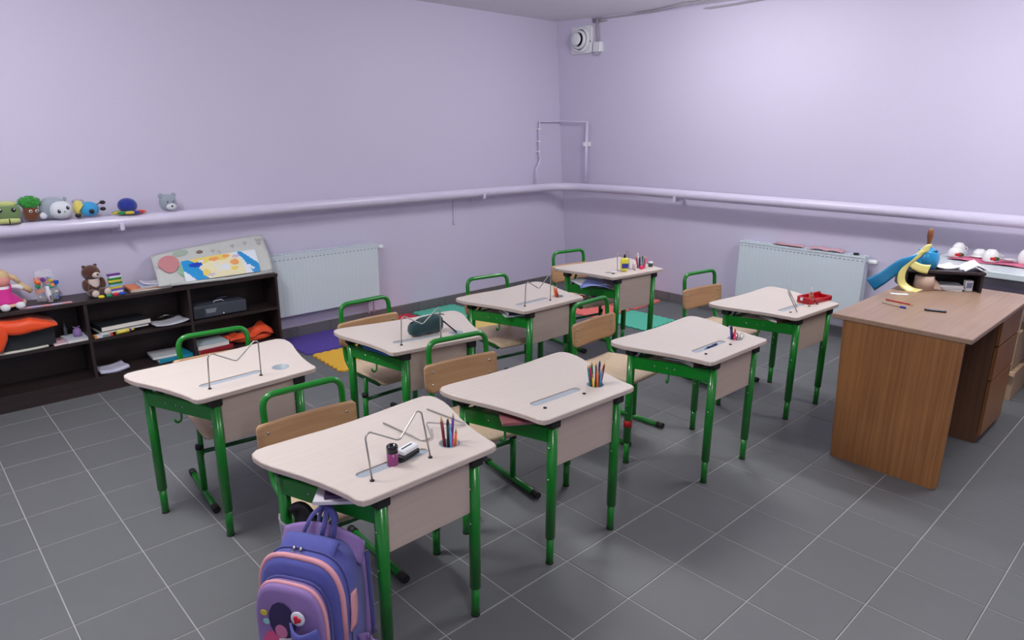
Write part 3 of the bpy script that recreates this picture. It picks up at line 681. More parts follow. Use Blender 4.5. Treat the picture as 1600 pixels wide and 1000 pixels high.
obj('pot_body', mb().lathe([(0, 0), (.016, 0), (.017, .026), (0, .026)], (0, 0, 0), col('olive_dark', (60, 76, 56), .5), 16), sj); obj('lid', mb().lathe([(.0175, .026), (.0175, .036), (0, .037)], (0, 0, 0), WHITE, 16), sj)
sheet('sticker_sheet', 'small pale sheet of paper scraps lying on the left front of the farthest desk', 'paper', .07, .05, col('pale_scrap', (214, 200, 206), .6), on('D5', -.13, .09, .0005), .4, .004)
pg = thing('glue_stick', 'pale pink glue stick standing beside the yellow glue bottle', 'glue', on('D5', .062, .08, 0))
obj('tube', mb().lathe([(.0, 0), (.009, 0), (.009, .03), (0, .03)], (0, 0, 0), col('pale_pink', (222, 180, 200), .4), 12), pg); obj('cap', mb().lathe([(.0095, .03), (.009, .045), (0, .046)], (0, 0, 0), WHITE, 12), pg)
# red case desk
rc = thing('open_red_case', 'bright red pencil case lying open at the right back of a desk', 'pencil case', on('D7', .20, .125, 0), rzof('D7')-.12); rc.scale = (1.15, 1, 1.15)
RC = col('shiny_red', (176, 14, 30), .3); RI = col('red_lining', (206, 60, 70), .5)
q = mb(); q.box(-.10, .09, .0, .010, .0, .036, RC, b=.002); obj('back_wall', q, rc)
obj('front_wall', mb().box(-.10, .09, -.075, -.066, 0, .022, RC, b=.002), rc); obj('case_floor', mb().box(-.10, .09, -.07, .004, .0, .004, RI), rc)
obj('side_wall', mb().box(-.104, -.094, -.075, .01, 0, .034, RC, b=.002), rc); obj('side_wall', mb().box(.084, .094, -.075, .01, 0, .026, RC, b=.002), rc)
obj('pull_tag', mb().box(-.112, -.103, -.03, -.018, .016, .030, WHITE), rc)
W_ = 'in the cup beside the red case'
cupful('D7', W_, [('orange', 'pencil', -.012, .0, -.02, .012, .055), ('purple', 'pencil', -.004, -.008, -.006, .0, .05), ('yellow', 'pencil', .004, -.006, .006, .0, .048), ('brown', 'pencil', .01, .004, .02, .01, .062), ('dark blue', 'pencil', .002, .01, .0, .018, .05), ('orange', 'marker', -.016, -.008, -.024, -.004, .05, 'short')])
obj('compass', mb().tube([(0, 0, 0), (.02, .012, .085)], .0028, WIRE, 8).tube([(0.024, 0, .02), (.02, .012, .085)], .002, WIRE, 8), label='thin steel compass leaning in the cup beside the red case', cat='compass', loc=on('D7', .155, .10, .0))
pencil('dark red', 'lying on the rim near the red case', on('D7', .115, .035, .004), on('D7', .14, .10, .06), 'pen')

# ---------------------------------------------------------------- books on the undershelves
def book(label, w_, d_, th, cover, loc, rz=0, rot=None, group=None, cat='book', pages=(226, 222, 214), tilt=(0, 0)):
    """A closed book lying flat, spine on its left side."""
    t = thing('book', label, cat, loc, 0, group, rot=rot or (R(tilt[0]), R(tilt[1]), R(rz)))
    m = col('cover_%d_%d_%d' % cover, cover, .45)
    q = mb(); q.box(-w_/2, w_/2, -d_/2, d_/2, 0, .0012, m); q.box(-w_/2, w_/2, -d_/2, d_/2, th-.0012, th, m); q.box(-w_/2-.001, -w_/2+.001, -d_/2, d_/2, 0, th, m)
    obj('cover', q, t); obj('pages', mb().box(-w_/2+.001, w_/2-.003, -d_/2+.002, d_/2-.002, .0012, th-.0012, col('pages_%d_%d_%d' % pages, pages, .8)), t)
    return t
def under(k, lx, ly, dz): return on(k, lx, ly, -0.0615+dz)
def zr(k): return DESKS[k][2]
book('reddish book sticking out from under the desk with the full pencil cup', .15, .20, .010, (150, 92, 96), under('DM', -.200, .125, .012), zr('DM')+58, tilt=(0, 0))
book('white workbook with coloured tabs poking out under the frontmost desk', .15, .20, .010, (210, 206, 214), under('DN', -.195, .135, .002), zr('DN')+50)
book('dark blue and red workbook lying on the white one under the frontmost desk', .14, .19, .012, (70, 44, 84), under('DN', -.170, .135, .0125), zr('DN')+56)
book('red exercise book under the top of the frontmost desk', .15, .19, .008, (140, 50, 48), under('DN', -.12, .14, .0248), zr('DN')+80)
book('bright blue exercise book under the desk with the green pencil case', .12, .20, .010, (48, 110, 200), under('D3', -.200, .18, .010), zr('D3')+15)
book('dark covered book under the back-row desk', .15, .20, .018, (44, 38, 60), under('D4', -.14, .13, .012), zr('D4')+70)
book('pale grey exercise book under the back-row desk', .15, .20, .010, (200, 204, 214), under('D4', -.15, .13, .0), zr('D4')+64)
book('brown covered book under the scissors desk', .14, .19, .022, (74, 58, 50), under('D6', -.12, .12, .0), zr('D6')+76)
sheet('paper', 'crumpled white sheet poking out under the scissors desk', 'paper', .10, .10, PAPER, under('D6', -.20, .19, .002), R(zr('D6')+20), .018)
book('brown exercise book under the red-case desk', .14, .19, .016, (110, 84, 70), under('D7', -.13, .13, .0), zr('D7')+74)
book('grey magazine under the red-case desk', .14, .19, .006, (150, 140, 140), under('D7', -.13, .13, .017), zr('D7')+66)
BLP = col('magazine_blue', (120, 136, 196), .4, noise=.35, nscale=14)
for i, (a_, dx, dy, lab) in enumerate(((-38, -.24, .17, 'pale blue printed magazine drooping out under the farthest desk'), (-18, -.23, .22, 'whitish worksheet under the magazine at the farthest desk'))):
    sheet('magazine', lab, 'magazine', .20, .26, [BLP, PAPER][i], on('D5', dx, dy, -.072+.006*(1-i)), R(zr('D5')+a_), -.022+.008*i, .003)
book('thick pile of mixed exercise books under the farthest desk', .17, .20, .026, (170, 160, 190), on('D5', -.10, .17, -.1065), zr('D5')+70)
# coloured toys on the seat of the farthest chair
tc = thing('bag_of_toys', 'heap of small colourful plastic toys on the seat of the farthest chair', 'toys', (-1.70, -1.72, 0.372), R(-7))
obj('tray', mb().box(-.15, .15, -.06, .06, 0, .008, col('toy_bag', (206, 196, 214), .3), b=.003), tc)
q = mb(); TOYC = [col('toy_%d' % i, c_, .4) for i, c_ in enumerate([(206, 30, 40), (240, 200, 40), (36, 90, 190), (30, 140, 90), (232, 232, 236), (240, 120, 40), (110, 50, 140), (70, 170, 210)])]
for i in range(70):
    x_, y_ = random.uniform(-.145, .145), random.uniform(-.05, .05); s_ = random.uniform(.007, .013)
    q.box(-s_, s_, -s_*.8, s_*.8, -s_*.7, s_*.7, random.choice(TOYC), MT((x_, y_, .014+random.uniform(0, .03)), random.uniform(0, 180), random.uniform(0, 90)), b=.0015)
obj('toy_pieces', q, tc, kind='stuff')

# ================================================================ backpack and bag at the frontmost desk
BP = Vector((-4.858, -3.375, 0.03))
bp = thing('backpack', 'lilac blue school backpack with pink piping hanging from the frontmost desk', 'backpack', BP, R(-60), None)
# local: +y points out of the front pocket ... x = width, y negative = front
BLU = col('periwinkle_fabric', (84, 88, 164), .8, sheen=.08, noise=.06, nscale=12, bump=.25, bscale=400)
BLD = col('deep_blue_fabric', (66, 68, 140), .75, sheen=.3, bump=.25, bscale=400)
PNK = col('salmon_piping', (222, 156, 164), .6); LIL = col('lilac_fabric', (142, 114, 172), .8, sheen=.08, noise=.08, nscale=9, bump=.25, bscale=400)
def shell(w_, h_, d_, z0, y0, m, flare=0.0, n=20):
    """Rounded-top pack body, front towards -y."""
    q = mb(); L = 6
    prof = []
    for i in range(n+1):
        a = PI*i/n; prof.append((w_/2*math.copysign(abs(math.cos(a))**.55, math.cos(a)), z0+h_*0.62+h_*0.38*abs(math.sin(a))**.75))
    prof = [(w_/2*0.94, z0+.015), (w_/2, z0+h_*.3)] + prof + [(-w_/2, z0+h_*.3), (-w_/2*.94, z0+.015), (-w_/2*.8, z0), (0, z0-.004), (w_/2*.8, z0)]
    cx_, cz_ = 0, z0+h_*.5; rows = [(1.0, 0), (1.0, -.8), (.975, -.93), (.9, -.99), (.6, -1.03), (.25, -1.04)]
    vs = []; N = len(prof)
    for sc__, yy in rows:
        for (px_, pz_) in prof: vs.append((cx_+(px_-cx_)*sc__, y0+yy*d_, cz_+(pz_-cz_)*sc__))
    fs = [(k*N+i, (k+1)*N+i, (k+1)*N+(i+1) % N, k*N+(i+1) % N) for k in range(len(rows)-1) for i in range(N)]
    q.add(vs, fs, m, True); o = len(q.v)-N*len(rows)
    q.f.append([o+i for i in range(N)]); q.mi.append(0); q.sm.append(False)
    q.f.append([o+(len(rows)-1)*N+i for i in reversed(range(N))]); q.mi.append(0); q.sm.append(True)
    return q, prof
q, pr = shell(.265, .405, .145, .045, .075, BLU); main = obj('main_body', q, bp)
obj('main_piping', mb().tube([(p[0]*1.004, .075-.145*.86, p[1]) for p in pr[1:-4]], .0085, PNK, 8), main)
obj('main_zip', mb().tube([(p[0]*1.01, .075-.145*.62, p[1]+.003) for p in pr[1:-4]], .003, BLD, 8), main)
q, pr2 = shell(.215, .350, .05, .05, .075-.148, LIL); pk = obj('front_pocket', q, bp)
obj('pocket_piping', mb().tube([(p[0]*1.005, -.073-.05*.55, p[1]) for p in pr2[1:-4]], .006, PNK, 8), pk)
obj('pocket_rim', mb().tube([(p[0]*1.012, -.073-.05*.15, p[1]+.002) for p in pr2[1:-4]], .0045, BLD, 8), pk)
# printed picture of the pocket: plain abstract patches
q = mb(); yq = -.073-.0535
def patch(pts, m, dz=0): q.prism([(p[0], p[1]) for p in pts], 0, .0016+dz, m, M=MT((0, yq+.0006, 0), 0, 90))
patch([(-.048+.036*math.cos(a)*1.0, .105+.055*math.sin(a)) for a in [2*PI*i/16 for i in range(16)]], col('print_pink', (216, 84, 132), .6))
patch([(-.015+.042*math.cos(a), .20+.06*math.sin(a)) for a in [2*PI*i/14 for i in range(14)]], col('print_indigo', (50, 36, 84), .6), .0002)
patch([(-.02+.02*math.cos(a), .165+.022*math.sin(a)) for a in [2*PI*i/12 for i in range(12)]], col('print_rose', (206, 120, 160), .6), .0006)
patch([(-.03, .14), (.012, .15), (.03, .10), (-.02, .09)], col('print_cream', (226, 220, 220), .6), .0008)
for (px_, pz_, r_, c_) in ((-.072, .215, .011, (214, 196, 60)), (-.066, .188, .011, (150, 206, 206)), (-.06, .09, .012, (170, 30, 70)), (.01, .11, .007, (40, 50, 70)), (-.008, .118, .006, (40, 50, 70)), (.0, .085, .009, (60, 176, 170))):
    patch([(px_+r_*math.cos(a), pz_+r_*.8*math.sin(a)) for a in [2*PI*i/10 for i in range(10)]], col('print_%d_%d_%d' % c_, c_, .6), .001)
q.v = [v+Vector((0, 0, .095)) for v in q.v]
obj('pocket_print', q, pk, kind='stuff')
# loose blue flap over the right half of the pocket with a heart badge
q = mb().cloth(lambda u, v: (.018+.085*u+.006*math.sin(v*8), -.136-.022*math.sin(u*PI)-.01*math.sin(v*5+u*3)*.6, .305-.245*v-.010*math.sin(u*PI*1.0)*(1-v)), 10, 14, BLU, .006); fl_ = obj('loose_flap', q, bp)
q = mb(); q.blob((0, 0, 0), (.022, .005, .024), WHITE, 1, 14); hb = obj('badge', q, bp, loc=(.045, -.138, .325)); hb.rotation_euler = (0, .5, 0)
q = mb(); q.blob((-.005, -.005, .003), (.0075, .004, .008), col('heart_red', (206, 20, 50), .4), 1, 10); q.blob((.005, -.005, .003), (.0075, .004, .008), col('heart_red', (206, 20, 50), .4), 1, 10); q.blob((0, -.005, -.006), (.006, .004, .009), col('heart_red', (206, 20, 50), .4), 1, 10); obj('heart', q, hb)
obj('top_flap_panel', mb().cloth(lambda u, v: (-.085+.17*u, .03-.055*v, .462-.045*v*v+.006*math.sin(u*PI)), 8, 6, BLU, .014), bp)
obj('shoulder_yoke', mb().cloth(lambda u, v: (-.135+.27*u, .085-.03*v, .478-.06*v-.035*abs(2*u-1)**2), 10, 5, LIL, .010), bp)
for sx in (-.022, .0):
    zp = mb(); zp.lathe([(.0045, 0), (.0045, .012)], (0, 0, 0), STEEL, 8, MT((0, 0, 0), 0, 0)); zp.box(-.006, .006, -.002, .002, -.034, 0, STEEL, b=.0015)
    z_ = obj('zip_pull', zp, bp, loc=(sx-.01, .075-.145*.62-.012, .452)); z_.rotation_euler = (-.75, .2, 0)
obj('zip_pull', mb().box(-.005, .005, -.002, .002, -.03, 0.004, STEEL, b=.0015), bp, loc=(.075, -.09, .335))
hook = (0, .115, .515)
for k, (a0, dy) in enumerate(((-.05, .0), (.012, .012), (.05, .0))):
    obj('carry_loop', mb().tube(round_path([Vector((a0*1.0, .05, .455)), Vector((a0*.75, .085, .50)), Vector((0, .105+dy*.3, .532)), Vector((a0*.2-.02*(1 if a0 < 0 else -1), .11, .49)), Vector((a0*.5, .095, .455))], .02, 5), .0085, BLD, 8, flat=.45), bp)
# side pocket with pink trim, bow, straps behind
obj('side_trim', mb().cloth(lambda u, v: (.1335+.004*math.sin(v*PI), .02-.035*u-.01*v, .33-.12*v), 3, 8, PNK, .004), bp)
bw = obj('side_bow', mb().blob((0, 0, 0), (.012, .012, .012), LIL, 1, 10), bp, loc=(.155, .02, .12))
q = mb()
for (dx_, dz_, a_) in ((.03, .035, 50), (-.005, .05, 100), (.035, -.02, -20), (-.03, -.02, 200)):
    q.cloth(lambda u, v: ((.055*u), .006*math.sin(v*PI*2), (v-.5)*.045*u), 5, 5, LIL, .004, M=MT((0, 0, 0)) @ Matrix.Rotation(R(-a_), 4, 'Y'))
obj('bow_loops', q, bw, kind='stuff')
for sx in (-.07, .07):
    obj('shoulder_strap', mb().cloth(lambda u, v: (sx+.03*(u-.5), .083+.03*math.sin(v*PI), .43-.36*v), 3, 14, BLD, .008), bp)
# flat lilac pouch hanging behind the backpack
pu = thing('lilac_pouch', 'flat lilac pouch hanging between the backpack and the front desk leg', 'bag', (-4.755, -3.395, 0.0), R(-62))
q = mb().cloth(lambda u, v: ((u-.5)*(.13+.02*v), .006*math.sin(v*4), .455-.30*v-.025*u*(1-v)), 8, 10, LIL, .020); obj('pouch_body', q, pu)
q = mb().cloth(lambda u, v: (.068+.010*v+.004*u, .012*u, .44-.28*v), 2, 10, BLD, .008); obj('edge_panel', q, pu)
obj('badge', mb().blob((.03, -.014, .19), (.024, .003, .010), col('silver_print', (190, 180, 205), .3), .8, 12), pu)
# black and grey jacket bundle on the frontmost chair
jk = thing('folded_jacket', 'black and grey bundled jacket stuffed over the backpack, below the desk rail', 'jacket', (-4.79, -3.19, 0.0), R(-75))
q = mb().cloth(lambda u, v: ((u-.5)*.11, .03*math.sin(v*4+u*2), .475-.15*v+.02*math.sin(u*5)), 10, 10, col('black_nylon', (32, 32, 38), .5), .02); obj('jacket_body', q, jk)
q = mb().cloth(lambda u, v: (-.065+.035*u+.012*v, -.028-.012*math.sin(u*PI), .47-.13*v-.03*u), 4, 8, col('grey_reflective', (150, 150, 156), .5), .006); obj('grey_panel', q, jk)

# ================================================================ dark shelving unit and what it holds
su = thing('shelving_unit', 'low dark brown open shelving unit standing against the left wall', 'shelf', (-4.73, -0.02, 0))
DV = [-3.515, -4.13, -4.74, -5.355, -5.97]
ox = -4.73; D = 0.25
obj('top_board', mb().box(DV[-1]-ox-.012, DV[0]-ox+.012, -D-.006, 0, .578, .600, WENGE, b=.001), su)
obj('bottom_board', mb().box(DV[-1]-ox, DV[0]-ox, -D, 0, .082, .102, WENGE), su)
obj('plinth', mb().box(DV[-1]-ox+.01, DV[0]-ox-.01, -D+.002, -D+.02, 0.0, .082, WENGE), su)
obj('back_board', mb().box(DV[-1]-ox, DV[0]-ox, -.006, 0, .0, .578, WENGE), su)
for x_ in DV: obj('upright', mb().box(x_-ox-.009, x_-ox+.009, -D, -.006, 0.0 if x_ in (DV[0], DV[-1]) else .102, .578, WENGEZ, b=.001), su)
for i in range(4): obj('middle_shelf', mb().box(DV[i+1]-ox+.009, DV[i]-ox-.009, -D+.002, -.006, .332, .350, WENGE), su)
TZ = 0.601; MZ = 0.351; BZ = 0.103
# --- on top
def ell(q, c_, r_, m, **k): q.blob(c_, r_, m, 1, 16, **k); return q
BRN = col('brown_plush', (84, 46, 34), .95, sheen=.6, noise=.15, nscale=30, bump=.6, bscale=160); BEI = col('beige_plush', (212, 194, 184), .95, sheen=.5, bump=.5, bscale=160)
tb_ = thing('teddy_bear', 'dark brown teddy bear with a beige bib sitting on the dark shelving', 'soft toy', (-4.655, -0.13, TZ), R(18))
obj('body', ell(mb(), (0, 0, .062), (.048, .042, .062), BRN, jit=.03), tb_); hd = obj('head', ell(mb(), (0, -.005, .145), (.055, .046, .048), BRN, jit=.03), tb_)
obj('muzzle', ell(mb(), (.006, -.048, .133), (.024, .018, .019), BEI), tb_); obj('nose', ell(mb(), (.006, -.067, .139), (.007, .005, .005), DARK), tb_)
for sx in (-1, 1):
    obj('ear', ell(mb(), (sx*.036, 0, .186), (.012, .008, .010), BRN), tb_); obj('eye', ell(mb(), (.004+sx*.021, -.047, .154), (.0035, .003, .0035), DARK), tb_)
    obj('arm', ell(mb(), (sx*.052, -.02, .072), (.020, .024, .036), BRN), tb_)
    lg = obj('leg', ell(mb(), (sx*.036, -.055, .024), (.025, .042, .024), BRN), tb_); obj('foot_sole', ell(mb(), (sx*.038, -.092, .025), (.022, .012, .023), BEI), lg)
obj('bib', mb().cloth(lambda u, v: ((u-.5)*.07, -.046+.02*abs(2*u-1)**2, .108-.055*v*(1-abs(2*u-1)**2*.6)), 8, 5, BEI, .004), tb_)
# stack of coloured blocks beside the bear
BLK = [((226, 226, 230), 'white'), ((206, 36, 56), 'red'), ((40, 90, 200), 'blue'), ((120, 90, 180), 'purple'), ((226, 226, 232), 'upper white'), ((232, 204, 70), 'lower yellow'), ((56, 130, 70), 'lower green'), ((150, 190, 225), 'light blue'), ((232, 206, 80), 'upper yellow'), ((40, 140, 60), 'upper green'), ((228, 230, 236), 'top white'), ((110, 60, 150), 'top purple')]
zb = TZ
for i, (c_, nm) in enumerate([BLK[0], BLK[3], BLK[5], BLK[7], BLK[6], BLK[8], BLK[9], BLK[10], BLK[11]]):
    hgt_ = .0135 if i else .018
    b_ = obj('picture_domino', mb().box(-.038, .038, -.012, .012, 0, hgt_, col('block_%d_%d_%d' % c_, c_, .35), b=.002), label='%s tile in the little tower right of the teddy bear' % nm, cat='toy block', group='coloured tiles stacked beside the teddy bear', loc=(-4.535+.003*math.sin(i*2.1), -.17, zb), rot=(0, 0, R(10+4*math.sin(i*3)))); zb += hgt_+.0003
for i, (c_, nm, dx_, dy_) in enumerate([((226, 206, 40), 'yellow star-like', -4.642, -.262), ((30, 130, 90), 'green leaf-like', -4.600, -.262), ((206, 36, 56), 'red round', -4.558, -.246), ((34, 80, 190), 'blue round', -4.520, -.246)]):
    obj('toy_piece', mb().blob((0, 0, .010), (.018, .011, .010), col('piece_%d' % i, c_, .4), .7, 10, jit=.2), label='%s toy piece on the shelving edge below the teddy bear' % nm, cat='toy', group='small toy pieces in front of the teddy bear', loc=(dx_, dy_, TZ))
# clear bag with toy pieces
cb = thing('bag_of_blocks', 'clear plastic bag of mixed colourful toy pieces standing on the dark shelving', 'bag', (-4.895, -0.10, TZ), R(10)); cb.scale = (1.2, 1.2, 1.1)
q = mb()
for i in range(46):
    s_ = random.uniform(.006, .012); q.box(-s_, s_, -s_, s_, -s_*.8, s_*.8, random.choice(TOYC), MT((random.uniform(-.042, .042), random.uniform(-.016, .016), random.uniform(.012, .125)), random.uniform(0, 180), random.uniform(0, 90)), b=.001)
obj('toy_pieces', q, cb, kind='stuff')
FILM = col('clear_film', (240, 240, 245), .12, alpha=.16)
obj('plastic_bag', mb().cloth(lambda u, v: (.052*math.cos(2*PI*u)*(1-.25*v*v), .026*math.sin(2*PI*u)*(1-.6*v*v), .002+.165*v+.012*math.sin(u*12)*v), 20, 8, FILM, .001), cb)
wb_ = thing('white_bottle', 'slim white bottle leaning in front of the bag of toy pieces', 'bottle', (-4.895, -.175, TZ+.004), 0, rot=(R(4), R(-5), R(10)))
obj('bottle_body', mb().lathe([(0, 0), (.015, 0), (.016, .06), (.010, .085), (.010, .10), (0, .10)], (0, 0, 0), WHITE, 16), wb_)
obj('speckles', mb().box(-.004, .006, -.0165, -.015, .02, .045, col('speckle', (120, 90, 130), .5)), wb_)
q = mb()
for i in range(5): q.box(-.115+.046*i, -.069+.046*i, -.016, .016, 0, .0015, [PINKP, col('strip_lilac', (188, 176, 214), .6), col('strip_pink', (222, 150, 160), .6), col('strip_grey', (196, 190, 210), .6), col('strip_rose', (224, 160, 166), .6)][i])
obj('paper_strip', q, label='long pink and lilac printed strip on the front edge of the dark shelving', cat='paper', loc=(-4.93, -.236, TZ+.0003), rot=(0, 0, R(-3)))
bpy.data.objects['paper_strip'].scale = (1.15, 1.3, 1)
# doll
dl = thing('doll', 'rag doll with blond pigtails and a magenta dress at the left end of the shelving', 'doll', (-5.115, -.135, TZ), R(12))
SKN = col('doll_skin', (226, 150, 140), .8); HAIR = col('doll_hair', (206, 178, 134), .8, noise=.2, nscale=60); MAG = col('magenta_cloth', (196, 20, 130), .7, sheen=.3); WHC = col('white_cloth', (222, 222, 226), .9, sheen=.3)
obj('head', ell(mb(), (0, 0, .165), (.048, .042, .046), SKN), dl); obj('hair', mb().blob((0, .008, .183), (.052, .046, .042), HAIR, 1, 16, jit=.05), dl)
obj('torso', mb().blob((0, 0, .105), (.04, .03, .035), WHC, 1, 14), dl)
obj('dress', mb().lathe([(.098, .028), (.075, .055), (.045, .085), (.036, .112), (.03, .112)], (0, 0, 0), MAG, 24, MT((0, 0, 0))), dl)
obj('hem', mb().lathe([(.075, .018), (.108, .018), (.100, .032), (.08, .034)], (0, 0, 0), col('peach_hem', (228, 184, 156), .8), 24), dl)
for sx in (-1, 1):
    obj('strap', mb().tube([(sx*.03, -.028, .09), (sx*.038, -.02, .125), (sx*.04, .0, .135)], .005, MAG, 8), dl)
    obj('arm', mb().tube([(sx*.035, 0, .12), (sx*.075, -.01, .115), (sx*.10, -.018, .10)], .014, WHC, 10, rs=[.012, .015, .014]), dl)
    obj('pigtail', mb().tube([(sx*.04, 0, .19), (sx*.07, -.005, .165), (sx*.088, -.01, .135)], .014, HAIR, 10, rs=[.012, .016, .010]), dl)
    hb_ = obj('pigtail_end', mb().tube([(sx*.088, -.01, .135), (sx*.115, -.012, .10), (sx*.14, -.014, .072)], .012, HAIR, 10, rs=[.008, .02, .013]), dl)
    lg = obj('leg', mb().tube([(sx*.03, -.06, .022), (sx*.036, -.10, .022)], .014, SKN, 10), dl); obj('boot', mb().blob((sx*.038, -.115, .022), (.026, .022, .022), WHC, 1, 12), lg)
# pile of books on top
pb = 'flat books piled on the shelving between the teddy bear and the poster tray'
book('tan notebook at the bottom of the pile right of the teddy bear', .25, .17, .012, (178, 150, 120), (-4.335, -.145, TZ), -4, group=pb)
book('orange-edged workbook in the middle of that pile', .25, .17, .008, (232, 130, 70), (-4.34, -.14, TZ+.0125), 1, group=pb)
book('pale blue booklet near the top of that pile', .21, .17, .007, (186, 196, 222), (-4.295, -.145, TZ+.021), -2, group=pb)
sheet('loose_papers', 'loose white and grey printed sheets lying on the book pile right of the teddy bear', 'paper', .20, .15, col('printed_grey', (214, 214, 224), .6, noise=.12, nscale=30), (-4.275, -.135, TZ+.0285), -.08, .010)
# tray poster leaning against the wall with a magazine on it
tr = thing('poster_tray', 'large curled translucent poster sheet with a strawberry print leaning on the wall', 'poster', (-3.855, -.02, TZ), 0)
TRM = col('milky_plastic', (200, 203, 198), .3, noise=.05, nscale=6)
def trf(u, v):
    x = -.42+.78*u; zz = .26*v + (.0); edge = .02*(abs(2*u-1)**4)
    return (x-.03*(1-v)+.0, -.225+.205*v**1.15-edge*.4, .012+.035*(1-v)**3*0+.235*v**.9*(.80+.28*u)-edge*(.5 if v > .5 else -.3))
obj('sheet', mb().cloth(trf, 24, 14, TRM, .003), tr)
obj('front_roll', mb().tube([(-.38, -.238, .022), (0, -.246, .012), (.32, -.240, .014)], .010, TRM, 10), tr)
def on_tr(u, v, off=.004):
    p = Vector(trf(u, v)); a_ = Vector(trf(u+.01, v))-p; b__ = Vector(trf(u, v+.01))-p; return p-b__.cross(a_).normalized()*off if b__.cross(a_).y > 0 else p+b__.cross(a_).normalized()*off
def decal(name, pts, m, off, parent):
    P_ = [on_tr(u, v, off) for u, v in pts]; q = mb(); q.add(P_, [tuple(range(len(P_)))], m); return obj(name, q, parent)
decal('strawberry_print', [(.12+.085*math.cos(a)*(1+.15*math.sin(a)), .58+.27*math.sin(a)) for a in [2*PI*i/16 for i in range(16)]], col('faded_red', (200, 136, 138), .5), .012, tr)
decal('leaf_print', [(.23+.05*math.cos(a), .33+.17*math.sin(a)) for a in [2*PI*i/12 for i in range(12)]], col('faded_green', (142, 184, 150), .5), .010, tr)
decal('leaf_print', [(.24+.07*math.cos(a), .86+.10*math.sin(a)) for a in [2*PI*i/12 for i in range(12)]], col('faded_grey_green', (164, 180, 166), .5), .0045, tr)
q = mb()
for (u0, v0, n_) in ((.50, .80, 3), (.56, .74, 2), (.68, .84, 3), (.80, .86, 3), (.92, .90, 4), (.925, .80, 3), (.97, .90, 1)):
    for k in range(n_):
        c_ = [(u0+.012*k, v0-.03*(k % 2)), (u0+.012*k+.006, v0-.03*(k % 2)), (u0+.012*k+.004, v0-.03*(k % 2)-.07), (u0+.012*k, v0-.03*(k % 2)-.07)]
        P_ = [on_tr(u, v, .0045) for u, v in c_]; q.add(P_, [(0, 1, 2, 3)], col('faded_ink', (140, 134, 128), .6))
obj('printed_letters', q, tr, kind='stuff')
mg = thing('activity_magazine', 'bright blue and yellow children magazine lying against the leaning poster', 'magazine', tr.location)
def pf(u, v): return on_tr(.30+.60*u, .10+.62*v+.10*u*0, .009+.004*math.sin(u*PI))
q = mb(); NU, NV = 12, 6
cols_ = [col('mag_blue', (40, 150, 214), .4), col('mag_cream', (238, 230, 190), .4), col('mag_yellow', (238, 214, 110), .4), col('mag_orange', (242, 166, 100), .4), col('mag_lilac', (206, 190, 224), .4), col('mag_white', (228, 234, 240), .4), col('mag_dkblue', (28, 70, 190), .4)]
def mf(u, v, off): return on_tr(.22+.66*u, .03+.56*v, off+.004*math.sin(u*PI))
obj('pages', mb().cloth(lambda u, v: mf(u, v, .009), 12, 6, cols_[5], .006), mg)
SHP = []
def mp(pts, ci, k=0): SHP.append((pts, ci))
def mdisc(cu, cv_, ru, rv, ci, k=0): mp([(cu+ru*math.cos(2*PI*i/14), cv_+rv*math.sin(2*PI*i/14)) for i in range(14)], ci)
mp([(0, 1), (0, .5), (.14, 0), (.30, 0), (.22, .5), (.12, 1)], 0); mp([(.20, .52), (.30, 0), (.62, 0), (.60, .75), (.36, .8)], 1)
mp([(.10, 1), (.22, .62), (.36, .78), (.60, .72), (.66, 1)], 2); mp([(.60, 0), (.80, 0), (.78, .6), (.66, 1), (.58, 1)], 1)
mp([(.74, 1), (.80, 1), (1, .32), (1, 0), (.90, 0)], 0); mp([(.83, .3), (.87, .36), (.93, .16), (.90, .12)], 5)
mdisc(.17, .70, .09, .12, 6); mdisc(.28, .25, .05, .16, 2); mdisc(.42, .84, .07, .10, 3); mdisc(.58, .88, .05, .08, 3); mdisc(.68, .55, .06, .13, 3); mdisc(.72, .82, .05, .08, 4); mdisc(.54, .40, .06, .14, 5); mdisc(.34, .14, .05, .05, 4); mdisc(.25, .82, .04, .06, 5); mdisc(.66, .28, .05, .08, 2)
for k in range(3): mp([(.40+.03*k, .62), (.415+.03*k, .62), (.46+.03*k, .2), (.45+.03*k, .2)], 5)
def inside(p, poly):
    c_ = False
    for a in range(len(poly)):
        (x1, y1), (x2, y2) = poly[a-1], poly[a]
        if (y1 > p[1]) != (y2 > p[1]) and p[0] < (x2-x1)*(p[1]-y1)/(y2-y1)+x1: c_ = not c_
    return c_
NU, NV = 60, 26
for j in range(NV):
    for i in range(NU):
        ci = 5
        for pts, k in SHP:
            if inside(((i+.5)/NU, (j+.5)/NV), pts): ci = k
        q.add([mf(u, v, .0135) for u, v in ((i/NU, j/NV), ((i+1)/NU, j/NV), ((i+1)/NU, (j+1)/NV), (i/NU, (j+1)/NV))], [(0, 1, 2, 3)], cols_[ci])
obj('cover_print', q, mg, kind='stuff')
obj('brown_bear_print', mb().blob(tuple(on_tr(.40, .78, .008)), (.022, .006, .014), col('faded_brown', (140, 120, 104), .6), 1, 10), tr)

